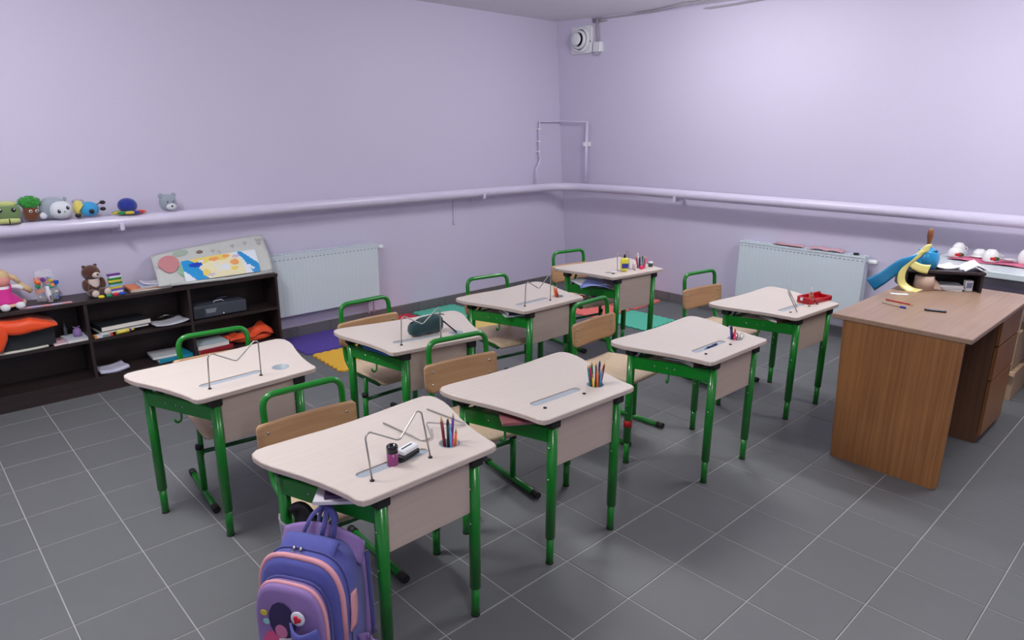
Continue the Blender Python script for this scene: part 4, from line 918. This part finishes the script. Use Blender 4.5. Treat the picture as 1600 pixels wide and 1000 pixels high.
# --- left bay: orange jacket over a dark box
oj = thing('orange_jacket', 'bright orange jacket draped over a dark box in the left shelf bay', 'jacket', (-5.04, -.02, MZ))
ORG = col('orange_nylon', (232, 74, 18), .5, sheen=.2, noise=.08, nscale=10)
def ojf(u, v):
    x = -.28+.42*u; y = -.04-.225*min(v/.8, 1); z = .195+.010*math.sin(u*8)*v
    if v > .75: z -= (v-.75)/.25*.070
    z -= .060*max(0, u-.70)/.30*(1 if v < .75 else (1-v)/.25); z -= .006*abs(math.sin(u*9))*v
    return (x, y, z)
obj('jacket_body', mb().cloth(ojf, 20, 14, ORG, .010), oj)
obj('hanging_sleeve', mb().cloth(lambda u, v: (-.27+.14*u+.02*math.sin(v*4), -.268-.012*math.sin(u*PI), .175-.15*v+.01*math.sin(u*7)), 8, 8, ORG, .014), oj)
obj('storage_box', mb().box(-.185, .125, -.110, .10, 0, .118, col('box_dark', (26, 30, 36), .6), b=.004), label='dark box under the orange jacket in the left shelf bay', cat='box', loc=(-5.04, -.135, MZ+.004))
sheet('paper', 'long white paper edge at the front of the shelf under the orange jacket', 'paper', .26, .05, col('cream_paper', (206, 204, 192), .7), (-5.09, -.245, MZ+.0005), .02, .003, .010)
book('white and pink notebook flat in the left shelf bay', .11, .14, .012, (222, 180, 196), (-4.885, -.19, MZ), 8)
book('pale booklet stacked with a yellow edge in the left shelf bay', .13, .15, .018, (202, 206, 220), (-4.80, -.185, MZ+.0), 5)
pj = thing('purple_bottle', 'short lilac bottle with a bow-shaped top at the right end of the left bay', 'bottle', (-4.79, -.19, MZ+.019))
obj('bottle_body', mb().lathe([(0, 0), (.022, 0), (.025, .02), (.022, .04), (.012, .05), (0, .052)], (0, 0, 0), LIL, 16), pj); obj('bow_top', mb().tube([(-.012, 0, .048), (-.018, 0, .062), (0, 0, .054), (.018, 0, .062), (.012, 0, .048)], .003, LIL, 6), pj)
cv = thing('clear_vial', 'slim clear tube standing at the back of the left shelf bay', 'bottle', (-4.84, -.12, MZ))
obj('tube_body', mb().lathe([(0, 0), (.010, 0), (.011, .06), (.004, .085), (.003, .11), (0, .11)], (0, 0, 0), col('clear_greyish', (110, 112, 124), .15, alpha=.6), 12), cv)
# --- middle bay, middle shelf
book('dark folder stack on the middle shelf of the second bay', .30, .20, .030, (34, 38, 44), (-4.53, -.135, MZ+.032), 6)
book('white paper pile under the dark folders', .29, .20, .010, (196, 198, 200), (-4.54, -.135, MZ+.018), 4)
obj('small_box', mb().box(-.052, .052, -.022, .022, 0, .017, col('box_white', (214, 214, 216), .4), b=.001).box(-.052, -.040, -.0225, .0225, .0, .0175, col('box_orange', (226, 130, 60), .4)).box(.036, .052, -.0225, .0225, 0, .0175, col('box_red', (200, 70, 40), .4)).box(-.008, .034, -.0225, -.0215, .002, .015, col('box_slate', (110, 134, 150), .4)), label='small white and orange carton at the front of the second bay', cat='box', loc=(-4.665, -.24, MZ), rot=(0, 0, R(6)))
yt = thing('yellow_tube', 'yellow paint tube with a purple band lying at the front of the second bay', 'paint tube', (-4.545, -.245, MZ+.013), R(7))
obj('tube_body', mb().tube([(-.045, 0, 0), (.03, 0, 0)], .0125, col('tube_yellow', (226, 212, 90), .4), 14), yt); obj('purple_band', mb().tube([(.03, 0, 0), (.042, 0, 0)], .011, col('band_purple', (70, 36, 120), .4), 12), yt); obj('nozzle', mb().tube([(.042, 0, 0), (.066, 0, 0)], .007, col('tube_yellow', (226, 212, 90), .4), 10, rs=[.008, .002]), yt)
sheet('magazine', 'curled white and orange magazine at the right of the second bay', 'magazine', .22, .17, col('mag_mix', (196, 196, 206), .5, noise=.15, nscale=25), (-4.26, -.18, MZ+.002), .12, .012, .005)
q = mb(); q.tube([(-.05, 0, .012), (-.02, -.02, .02), (.02, .01, .024), (.05, -.01, .014)], .006, DARK, 8); q.tube([(-.04, .02, .010), (0, -.02, .03), (.045, .02, .012)], .004, WIRE, 8)
obj('cable_bundle', q, label='tangled dark cable with metal ends on the curled magazine in the second bay', cat='cable', loc=(-4.26, -.13, MZ+.018))
# --- right bay, middle shelf: grey device
rd = thing('grey_stereo', 'dark grey boxy radio or projector on the middle shelf of the right bay', 'device', (-3.925, -.155, MZ), R(2))
SL = col('slate_plastic', (64, 70, 80), .45)
obj('casing', mb().box(-.185, .185, -.09, .09, .004, .090, SL, b=.006), rd)
obj('vent_panel', mb().box(-.175, -.115, -.0915, -.089, .014, .075, col('slate_dark', (44, 48, 56), .5)), rd)
q = mb(); q.prism([(-.10, .035), (-.04, .035), (-.03, .065), (-.105, .065)], 0, .002, col('grey_window', (128, 130, 138), .4), M=MT((0, -.0895, 0), 0, 90)); obj('window', q, rd)
obj('knob', mb().lathe([(.006, 0), (.005, .004), (0, .005)], (0, 0, 0), WHITE, 10, MT((.015, -.091, .018), 0, 90)), rd)
obj('carry_handle', mb().tube([(-.03, -.04, .090), (-.02, -.04, .102), (.03, -.04, .104), (.045, -.04, .090)], .005, GREYP, 8), rd)
obj('glasses_case', mb().blob((0, 0, .012), (.05, .02, .012), col('navy', (30, 34, 60), .4), .7, 12), label='small dark blue case lying on top of the grey device', cat='case', loc=(-3.87, -.13, MZ+.093))
# --- bottom row
sheet('papers', 'small pile of white and lilac papers at the bottom of the second bay', 'paper', .17, .15, col('lilac_print', (196, 194, 216), .6, noise=.2, nscale=24), (-4.635, -.18, BZ+.001), .1, .012, .018)
book('teal folder lying at the bottom right of the second bay', .18, .22, .022, (24, 140, 170), (-4.26, -.16, BZ), 94)
book('white covered binder on the teal folder', .18, .16, .016, (196, 200, 206), (-4.30, -.15, BZ+.023), -3)
book('dark red book at the bottom of the right bay', .18, .24, .028, (150, 22, 36), (-3.99, -.16, BZ), 94)
book('grey and white printed book on the dark red one', .22, .17, .028, (190, 206, 214), (-4.0, -.155, BZ+.0285), 2)
oc_ = thing('orange_cloth', 'bunched bright orange cloth in the lower right shelf bay', 'cloth', (-3.71, -.15, BZ))
q = mb().cloth(lambda u, v: (-.17+.32*u, -.085+.17*v, .045+.07*math.exp(-((u-.78)/.18)**2)*math.sin(v*PI*.8+.5)+.015*math.sin(u*21+v*4)*math.sin(v*PI)+.01*math.sin(v*17+u*5)), 30, 16, ORG, .012); obj('cloth_folds', q, oc_)
obj('cloth_bulk', mb().blob((.02, 0, .03), (.15, .075, .03), ORG, .7, 20, jit=.08), oc_)

# ================================================================ soft toys sitting on the heating pipe
PT = PZ+PR-.003; PY = -.130
EYEW = WHITE
OLV = col('olive_plush', (104, 128, 84), .95, sheen=.4, bump=.4, bscale=120); LGR = col('pale_green_plush', (182, 190, 120), .95, sheen=.4, noise=.15, nscale=40)
t_ = thing('green_cube_plush', 'squarish olive green plush toy with big eyes at the left end of the pipe', 'soft toy', (-5.02, PY, PT), R(-6))
obj('body', mb().blob((0, 0, .062), (.068, .055, .040), OLV, .45, 18), t_); obj('top_cushion', mb().blob((-.01, .01, .108), (.062, .05, .016), LGR, .6, 16), t_); obj('bottom_cushion', mb().blob((0, -.01, .016), (.060, .052, .018), LGR, .6, 16), t_)
for sx in (-1, 1):
    e_ = obj('eye', mb().blob((sx*.032, -.054, .078), (.012, .005, .013), DARK, 1, 12), t_); obj('eye_glint', mb().blob((sx*.032+.004, -.059, .083), (.0035, .002, .0035), WHITE, 1, 8), e_)
obj('seam', mb().tube([(.005, -.062, .03), (.005, -.064, .0)], .003, DARK, 6), t_)
BRP = col('chestnut_plush', (104, 56, 34), .95, sheen=.4, bump=.4, bscale=150); GRH = col('vivid_green_fur', (36, 148, 44), .9, sheen=.4, noise=.3, nscale=70)
t_ = thing('green_haired_plush', 'brown plush toy with a shaggy bright green top beside the olive one', 'soft toy', (-4.905, PY, PT), R(5))
obj('body', mb().blob((0, 0, .048), (.040, .036, .048), BRP, .7, 16), t_); hr = obj('green_fur', mb().blob((0, 0, .108), (.050, .044, .036), GRH, .9, 16, jit=.06), t_)
q = mb()
for i in range(260):
    a = random.uniform(0, 2*PI); ph = random.uniform(-.25, 1.4); d_ = Vector((math.cos(a)*math.cos(ph), math.sin(a)*math.cos(ph), math.sin(ph))); p = Vector((d_.x*.05, d_.y*.044, .108+d_.z*.035))
    e_ = p+d_*.012+Vector((random.uniform(-.004, .004), random.uniform(-.004, .004), -.004)); q.tube([p, e_], .002, GRH, 4, cap=False, rs=[.0026, .0006])
obj('fur_strands', q, hr, kind='stuff')
for sx in (-1, 1):
    e_ = obj('eye', mb().lathe([(0, 0), (.009, 0), (.008, .003), (0, .004)], (0, 0, 0), WHITE, 14, MT((sx*.016+.008, -.034, .062), 0, 90)), t_); obj('pupil', mb().lathe([(0, 0), (.005, 0), (0, .002)], (0, 0, 0), DARK, 10, MT((sx*.016+.008, -.038, .062), 0, 90)), e_)
GRP = col('grey_plush', (150, 160, 172), .95, sheen=.5, noise=.06, nscale=20, bump=.35, bscale=160); WHP = col('white_plush', (212, 216, 224), .95, sheen=.4, bump=.3, bscale=160)
t_ = thing('grey_seal_plush', 'plump grey and white plush animal with large dark eyes lying on the pipe', 'soft toy', (-4.775, PY, PT), R(8))
obj('body', mb().blob((-.012, .015, .070), (.070, .056, .064), GRP, .8, 20), t_)
hd = obj('face', mb().blob((.012, -.028, .058), (.060, .046, .052), WHP, .85, 20), t_)
for sx, sz in ((-1, .054), (1, .072)):
    e_ = obj('eye', mb().blob((.014+sx*.024, -.071, sz), (.0095, .004, .012), DARK, 1, 12), t_); obj('eye_glint', mb().blob((.016+sx*.024, -.0755, sz+.005), (.003, .0015, .003), WHITE, 1, 8), e_)
    obj('ear', mb().blob((.0+sx*.052, .0, .118), (.012, .008, .014), GRP, 1, 10), t_)
obj('nose', mb().blob((.018, -.076, .050), (.004, .003, .003), DARK, 1, 8), t_); obj('flipper', mb().blob((-.075, -.01, .030), (.022, .016, .020), WHP, 1, 12), t_)
BLP2 = col('sky_blue_plush', (54, 150, 206), .9, sheen=.4, bump=.3, bscale=160); YLP = col('pale_yellow_plush', (214, 200, 100), .9, sheen=.4)
t_ = thing('blue_beetle_plush', 'sky blue plush with pale yellow straps and black knob feet lying on the pipe', 'soft toy', (-4.62, PY, PT), R(-5))
obj('body', mb().blob((.012, -.005, .050), (.058, .046, .046), BLP2, .9, 18), t_); obj('yellow_back', mb().blob((-.038, .008, .056), (.032, .044, .050), YLP, .9, 16), t_); obj('grey_shell', mb().blob((-.036, .02, .098), (.034, .02, .012), GREYP, .8, 12), t_)
for p, nm in (((.09, -.02, .088), 'knob_foot'), ((.085, -.04, .05), 'knob_foot'), ((-.052, -.045, .018), 'knob_foot'), ((.022, -.052, .040), 'knob_foot')):
    obj(nm, mb().blob(p, (.017 if p[0] != .022 else .015, .014 if p[0] != .022 else .006, .012 if p[0] > .08 else .014), DARK, 1, 12), t_)
obj('antenna', mb().tube([(.055, -.02, .075), (.08, -.02, .088)], .003, DARK, 6), t_)
obj('arm_strap', mb().tube([(-.02, -.04, .085), (-.045, -.05, .055), (-.052, -.048, .03)], .009, YLP, 8), t_)
NVY = col('royal_blue_plush', (22, 44, 140), .85, sheen=.5, bump=.3, bscale=150)
t_ = thing('octopus_plush', 'dark blue dome-shaped plush with rainbow coloured flat arms on the pipe', 'soft toy', (-4.385, PY, PT), R(0))
obj('dome', mb().blob((-.004, 0, .056), (.058, .048, .048), NVY, 1, 20), t_)
for i, (c_, a) in enumerate([((206, 180, 50), 200), ((40, 130, 70), 232), ((214, 190, 60), 268), ((206, 40, 40), 318), ((236, 110, 40), 345), ((30, 60, 160), 290), ((150, 60, 150), 90), ((40, 130, 70), 150)]):
    a = R(a); obj('arm', mb().blob((.058*math.cos(a)*1.15, .040*math.sin(a), .013), (.038, .022, .011), col('octo_%d' % i, c_, .9, sheen=.3), 1, 12), t_, label=['yellow arm', 'green arm', 'mustard arm', 'red arm', 'orange arm', 'blue arm', 'purple arm', 'green rear arm'][i])
t_ = thing('grey_bear_plush', 'little pale grey bear head plush alone at the right on the pipe', 'soft toy', (-4.145, PY, PT), R(4)); t_.scale = (1.3, 1.2, 1.25)
obj('head', mb().blob((0, 0, .046), (.042, .036, .044), GRP, .85, 18), t_); obj('muzzle', mb().blob((.004, -.034, .026), (.026, .010, .018), WHP, 1, 12), t_); obj('nose', mb().blob((.004, -.045, .030), (.006, .003, .0045), DARK, 1, 10), t_)
for sx in (-1, 1):
    obj('ear', mb().blob((sx*.032, .0, .084), (.013, .008, .013), GRP, 1, 10), t_); obj('eye', mb().blob((.002+sx*.014, -.035, .052), (.0038, .0025, .0038), DARK, 1, 8), t_)

# ================================================================ teacher desk
td = thing('teacher_desk', 'large oak-laminate teacher desk at the right with a drawer pedestal', 'desk', (-1.57, -4.02, 0))
def TD(x0, x1, y0, y1, z0, z1, m, b=.0015): return mb().box(x0+1.57, x1+1.57, y0+4.02, y1+4.02, z0, z1, m, b=b)
obj('desktop', TD(-2.185, -.985, -4.322, -3.715, .730, .754, OAKX, .003), td)
q = mb(); q.prism(round_poly([(-4.292, 0.0), (-3.800, 0.0), (-3.768, .730), (-4.292, .730)], [.03, .0, 0, 0], 5), 0, .022, OAKZ, M=Matrix(((0, 0, 1, 1.57-2.175), (1, 0, 0, 4.02), (0, 1, 0, 0), (0, 0, 0, 1))))
obj('end_panel', q, td)
obj('back_panel', TD(-2.15, -1.02, -3.80, -3.782, .12, .73, OAKD), td)
ped = obj('pedestal', TD(-1.455, -1.02, -4.272, -3.80, 0.0, .73, OAKD), td)
for i, (z0, z1) in enumerate(((.555, .715), (.365, .545), (.045, .355))):
    dr = obj('drawer_front', TD(-1.452, -1.023, -4.292, -4.274, z0, z1, OAKZ, .002), td)
obj('inner_shelf', TD(-2.15, -1.456, -4.22, -3.802, .638, .652, OAKD), td)
book('teal folder on the inner shelf of the teacher desk', .22, .17, .03, (24, 110, 110), (-2.02, -4.12, .6525), 20)
sheet('paper', 'white sheet edge on the teal folder inside the teacher desk', 'paper', .20, .15, PAPER, (-2.02, -4.13, .685), .3, .002)
# organizer
OX, OY, OA = -1.155, -3.885, -58.0
og = thing('desk_organizer', 'low dark brown desktop shelf standing on the teacher desk', 'shelf', (OX, OY, .7545), R(OA))
obj('top_board', mb().box(-.205, .205, -.10, .10, .100, .116, WENGE, b=.001), og)
for sx in (-.195, .187): obj('side_board', mb().box(sx, sx+.012, -.095, .10, 0, .10, WENGEZ), og)
obj('back_board', mb().box(-.183, .187, .09, .10, 0.0, .10, WENGE), og)
Mo = Matrix.Translation(og.location) @ Matrix.Rotation(R(OA), 4, 'Z')
def oo(x, y, z): return Mo @ Vector((x, y, z))
cn = thing('paper_cone_cup', 'beige paper cup shape with a folded tail under the dark desktop shelf', 'cup', oo(-.085, -.06, 0.0005), R(OA))
BEG = col('kraft_beige', (196, 168, 150), .8)
obj('cup_body', mb().lathe([(.056, 0), (.050, .078), (.044, .078), (.048, .004)], (0, 0, 0), BEG, 24), cn); obj('paper_tail', mb().cloth(lambda u, v: (.035+.07*u, -.03+.01*v, .075*(1-u)*v+.002), 5, 5, BEG, .002), cn)
for i, (c_, nm) in enumerate((((206, 206, 214), 'lowest white'), ((170, 176, 196), 'bluish grey'), ((220, 220, 226), 'topmost white'))):
    book('%s notebook in the pile under the dark desktop shelf' % nm, .115, .12, .010, c_, oo(.055, -.03, .0005+i*.0105), OA+(-6, 5, -2)[i], group='notebooks under the desktop shelf')
cg = obj('small_carton', mb().box(-.020, .020, -.015, .015, 0, .062, WHITE, b=.002), label='small white carton with a grey-blue panel under the right end of the desktop shelf', cat='box', loc=oo(.142, -.055, .0005), rot=(0, 0, R(OA+5)))
obj('printed_panel', mb().box(-.014, .014, -.0158, -.015, .02, .05, col('greyblue_print', (130, 140, 170), .5)), cg)
# bell with ribbons
bl_ = thing('hand_bell', 'brass hand bell with a turned wooden handle tied with ribbons on the desktop shelf', 'bell', oo(-.085, -.03, .1165), R(OA))
obj('bell_cup', mb().lathe([(.040, 0), (.037, .012), (.026, .035), (.018, .055), (.0, .062)], (0, 0, 0), col('brass', (176, 136, 70), .3, metal=1), 24), bl_)
obj('wooden_handle', mb().lathe([(.012, .058), (.014, .10), (.018, .118), (.011, .130), (.009, .142), (.013, .165), (.0165, .185), (.0155, .21), (.010, .226), (0, .23)], (0, 0, 0), wood('turned_brown', (112, 66, 40), (150, 96, 62), 'Z', rough=.3), 18), bl_)
BSA = col('blue_satin', (20, 140, 196), .28, sheen=.3); YSA = col('yellow_satin', (226, 216, 130), .3, sheen=.3)
rb = thing('blue_ribbon', 'shiny blue satin ribbon wound round the bell and trailing off the desk', 'ribbon', oo(-.085, -.03, .1165), R(OA))
obj('knot_loop', mb().cloth(lambda u, v: ((.046+.014*math.sin(v*PI))*math.cos(2*PI*u)+.006, (.044+.014*math.sin(v*PI))*math.sin(2*PI*u), .001+.100*v+.005*math.sin(u*20)), 26, 8, BSA, .003), rb)
obj('top_fold', mb().cloth(lambda u, v: ((.048*(1-v)+.012*v)*math.cos(2*PI*u), (.046*(1-v)+.012*v)*math.sin(2*PI*u), .100+.022*v+.004*math.sin(u*16)), 24, 4, BSA, .003), rb)
def ribf(path_, width, dirv):
    P_ = [Vector(p) for p in path_]; n_ = len(P_)-1; dv = Vector(dirv)
    def f(u, v):
        t_ = min(v*n_, n_-1e-6); i_ = int(t_); fr = t_-i_
        p0 = P_[max(0, i_-1)]; p1 = P_[i_]; p2 = P_[i_+1]; p3 = P_[min(n_, i_+2)]
        p = 0.5*((2*p1)+(p2-p0)*fr+(2*p0-5*p1+4*p2-p3)*fr*fr+(3*p1-p0-3*p2+p3)*fr**3)
        return p+dv*(u-.5)*width*(1+.12*math.sin(v*7))
    return f
obj('long_tail', mb().cloth(ribf([(-.03, -.04, .06), (-.08, -.055, .035), (-.13, -.06, .018), (-.175, -.06, -.012), (-.225, -.06, -.060), (-.285, -.06, -.105)], .085, (.62, .15, -.75)), 5, 28, BSA, .002), rb)
yr = thing('yellow_ribbon', 'pale yellow satin ribbon looped over the bell and hanging in front of the shelf', 'ribbon', oo(-.085, -.03, .1165), R(OA))
obj('upper_loop', mb().cloth(ribf([(.0, -.035, .120), (-.035, -.045, .110), (-.075, -.05, .065), (-.095, -.055, .04), (-.05, -.07, .012), (.0, -.078, .006)], .052, (.3, .2, .9)), 4, 20, YSA, .002), yr)
obj('hanging_tail', mb().cloth(ribf([(-.02, -.04, .115), (-.07, -.06, .060), (-.12, -.075, .012), (-.137, -.085, -.035), (-.128, -.09, -.08), (-.09, -.11, -.108), (-.05, -.13, -.113)], .056, (.8, .3, .35)), 4, 26, YSA, .002), yr)
pt = thing('pointer_rod', 'thin grey rod lying across the left end of the dark desktop shelf', 'rod', oo(-.13, .0, .122), R(OA+30))
obj('rod', mb().tube([(-.09, 0, .0), (.07, 0, .035)], .005, WIRE, 8), pt); obj('grip', mb().tube([(-.125, 0, -.002), (-.085, 0, .001)], .008, DARK, 10), pt)
sheet('paper', 'loose white sheets fanned on the middle of the desktop shelf', 'paper', .13, .12, PAPER, oo(.02, .02, .117), R(OA+12), .012, .004)
sheet('paper', 'thin grey-green sheet under the loose white ones on the desktop shelf', 'paper', .15, .11, col('paper_greenish', (196, 206, 204), .7), oo(.0, .03, .1165), R(OA-8), .004, .001)
q = mb(); q.cloth(lambda u, v: ((u-.5)*.13, (v-.5)*.11, .002+.062*(1-abs(2*u-1)**1.2)*(1-.5*abs(2*v-1))+.004*math.sin(v*9)), 14, 10, PAPER, .0015)
obj('paper', q, label='white crumpled tent-folded sheet at the right end of the desktop shelf', cat='paper', loc=oo(.155, -.03, .1165), rot=(0, 0, R(OA+10)))
# small things on the desktop
pencil('red', 'lying on the teacher desk above the blue-capped pen', (-1.70, -3.80, .7585), (-1.725, -3.945, .7585), 'pencil', r=.0038)
bpn = thing('ballpoint_pen', 'clear ballpoint pen with a blue cap lying on the teacher desk', 'pen', (-1.80, -3.87, .7585), R(-108))
obj('barrel', mb().tube([(-.065, 0, 0), (.04, 0, 0)], .0036, col('clear_barrel', (190, 176, 160), .2, alpha=.75), 8), bpn); obj('cap', mb().tube([(.04, 0, 0), (.068, 0, 0)], .0052, col('cap_blue', (40, 40, 170), .3), 10), bpn)
ph = thing('phone', 'slim black slab phone lying near the middle of the teacher desk', 'phone', (-1.765, -4.055, .7545), R(-70))
obj('phone_body', mb().prism(round_poly([(-.048, -.012), (.048, -.012), (.048, .012), (-.048, .012)], .006), 0, .008, DARK, .002), ph); obj('screen', mb().box(-.040, .040, -.009, .009, .008, .0084, col('glass_grey', (120, 124, 134), .1)), ph)
sheet('paper', 'small white card at the back left of the teacher desk', 'paper', .09, .035, PAPER, (-1.50, -3.80, .7548), R(-60), .001)

# ================================================================ white table with cups at the right
wt = thing('white_table', 'white table against the right wall carrying cups on a pink cloth', 'table', (-.34, -4.30, 0))
WT = col('cool_white_top', (206, 218, 222), .3)
obj('tabletop', mb().box(-.27, .27, -.66, .66, .755, .795, WT, b=.004), wt)
obj('apron', mb().box(-.235, .235, -.62, .62, .70, .754, col('grey_apron', (120, 118, 130), .5)), wt)
for sx in (-.22, .22):
    for sy in (-.6, .6): obj('leg', mb().box(sx-.02, sx+.02, sy-.02, sy+.02, 0, .70, GREYP, b=.002), wt)
PKC = col('pink_lace_cloth', (206, 110, 140), .8, noise=.3, nscale=60); 
obj('cloth', mb().cloth(lambda u, v: (-.11+.20*u, -.46+.92*v, .004*math.sin(v*22+u*3)+.006), 10, 40, PKC, .003), label='pink patterned cloth under the cups on the white table', cat='cloth', loc=(-.25, -4.18, .7975))
PORC = col('porcelain', (232, 232, 232), .15, coat=.5); RED = col('flower_red', (200, 30, 40), .4); LEAF = col('leaf_green', (40, 96, 50), .4)
def cup(label, x, y, r, h, bowl=False, deco=True, z=.806):
    t = thing('cup', label, 'cup', (x, y, z), R(200))
    n = 10; prof = [(r*.55, 0), (r*.6, .004)]
    prof += [(r*(.62+.38*math.sin(PI*.55*(i/n)**.8)), .004+(h-.008)*i/n) for i in range(1, n+1)]
    # upside-down cup: wide rim down, foot up
    prof = [(r*0.93, 0), (r, h*.08), (r*1.02, h*.35), (r*.98, h*.6), (r*.82, h*.82), (r*.6, h*.93), (r*.55, h), (r*.48, h), (r*.46, h*.95), (0, h*.95)]
    obj('cup_body', mb().lathe(prof, (0, 0, 0), PORC, 24), t)
    if deco:
        f_ = mb()
        for a, m_, s_ in ((215-200, RED, .010), (208-200+16, LEAF, .012), (222-200+18, LEAF, .010), (200-200, RED, .008), (232-200, RED, .007)):
            a = R(a); f_.blob((r*1.0*math.cos(a), r*1.0*math.sin(a), h*.33), (.005, s_*1.35, s_*1.2), m_, 1, 8)
        obj('flower_print', f_, t, kind='stuff')
    obj('handle', mb().tube([(r*.95*math.cos(R(100+k*0))-0, r*.95*math.sin(R(100)), h*.2) if k == 0 else (r*(.95+.35*math.sin(PI*k/6))*math.cos(R(100)), r*(.95+.35*math.sin(PI*k/6))*math.sin(R(100)), h*(.2+.5*k/6)) for k in range(7)], .0035, PORC, 8), t)
    return t
cup('left upside-down cup with red flowers on the pink cloth', -.26, -3.74, .047, .062)
cup('plain upside-down cup behind the left flowered cup', -.12, -3.72, .040, .075, deco=False)
cup('small upturned bowl-like cup with plain white sides in the middle', -.13, -3.85, .040, .048, deco=False)
cup('tall upside-down flowered cup in front at the right', -.30, -3.95, .046, .078)
cup('white ribbed jug-like cup at the right edge of the table', -.22, -4.13, .050, .095, deco=False)
for i, (x_, y_, r_) in enumerate(((-.21, -3.86, .055), (-.10, -3.95, .040), (-.24, -4.04, .042))):
    s_ = thing('saucer', ['large saucer between the left and middle cups', 'smaller saucer under the bowl-like cup', 'saucer right of the tall flowered cup'][i], 'saucer', (x_, y_, .8065+.004*i))
    obj('saucer_dish', mb().lathe([(r_*.5, 0), (r_*.6, .003), (r_, .012), (r_*.98, .014), (r_*.55, .006), (0, .005)], (0, 0, 0), PORC, 24), s_)

# ================================================================ cardboard boxes behind the teacher desk
cbx = thing('cardboard_box', 'lower brown cardboard box on the floor right of the teacher desk', 'box', (-.40, -4.05, 0))
obj('box_body', mb().box(-.20, .18, -.205, .20, 0, .188, CARD, b=.002), cbx)
obj('open_flap', mb().cloth(lambda u, v: (-.20-.02*v, -.205+.12*u, .188+.012*math.sin(u*PI)-.03*v), 6, 3, CARD, .004), cbx)
obj('flap_tape', mb().box(-.203, -.2005, -.15, -.05, .15, .185, col('tape_buff', (190, 176, 158), .4)), cbx)
cb2 = thing('cardboard_box', 'upper brown cardboard box stacked on the lower one, right of the teacher desk', 'box', (-.40, -4.03, .196))
obj('box_body', mb().box(-.19, .17, -.20, .20, 0, .235, CARD, b=.002), cb2); obj('flap', mb().box(-.192, -.182, -.20, -.12, .236, .36, CARD, b=.001), cb2)
obj('handle_print', mb().box(-.1925, -.1905, -.10, -.05, .02, .035, col('print_dark', (90, 70, 56), .7)), cb2)
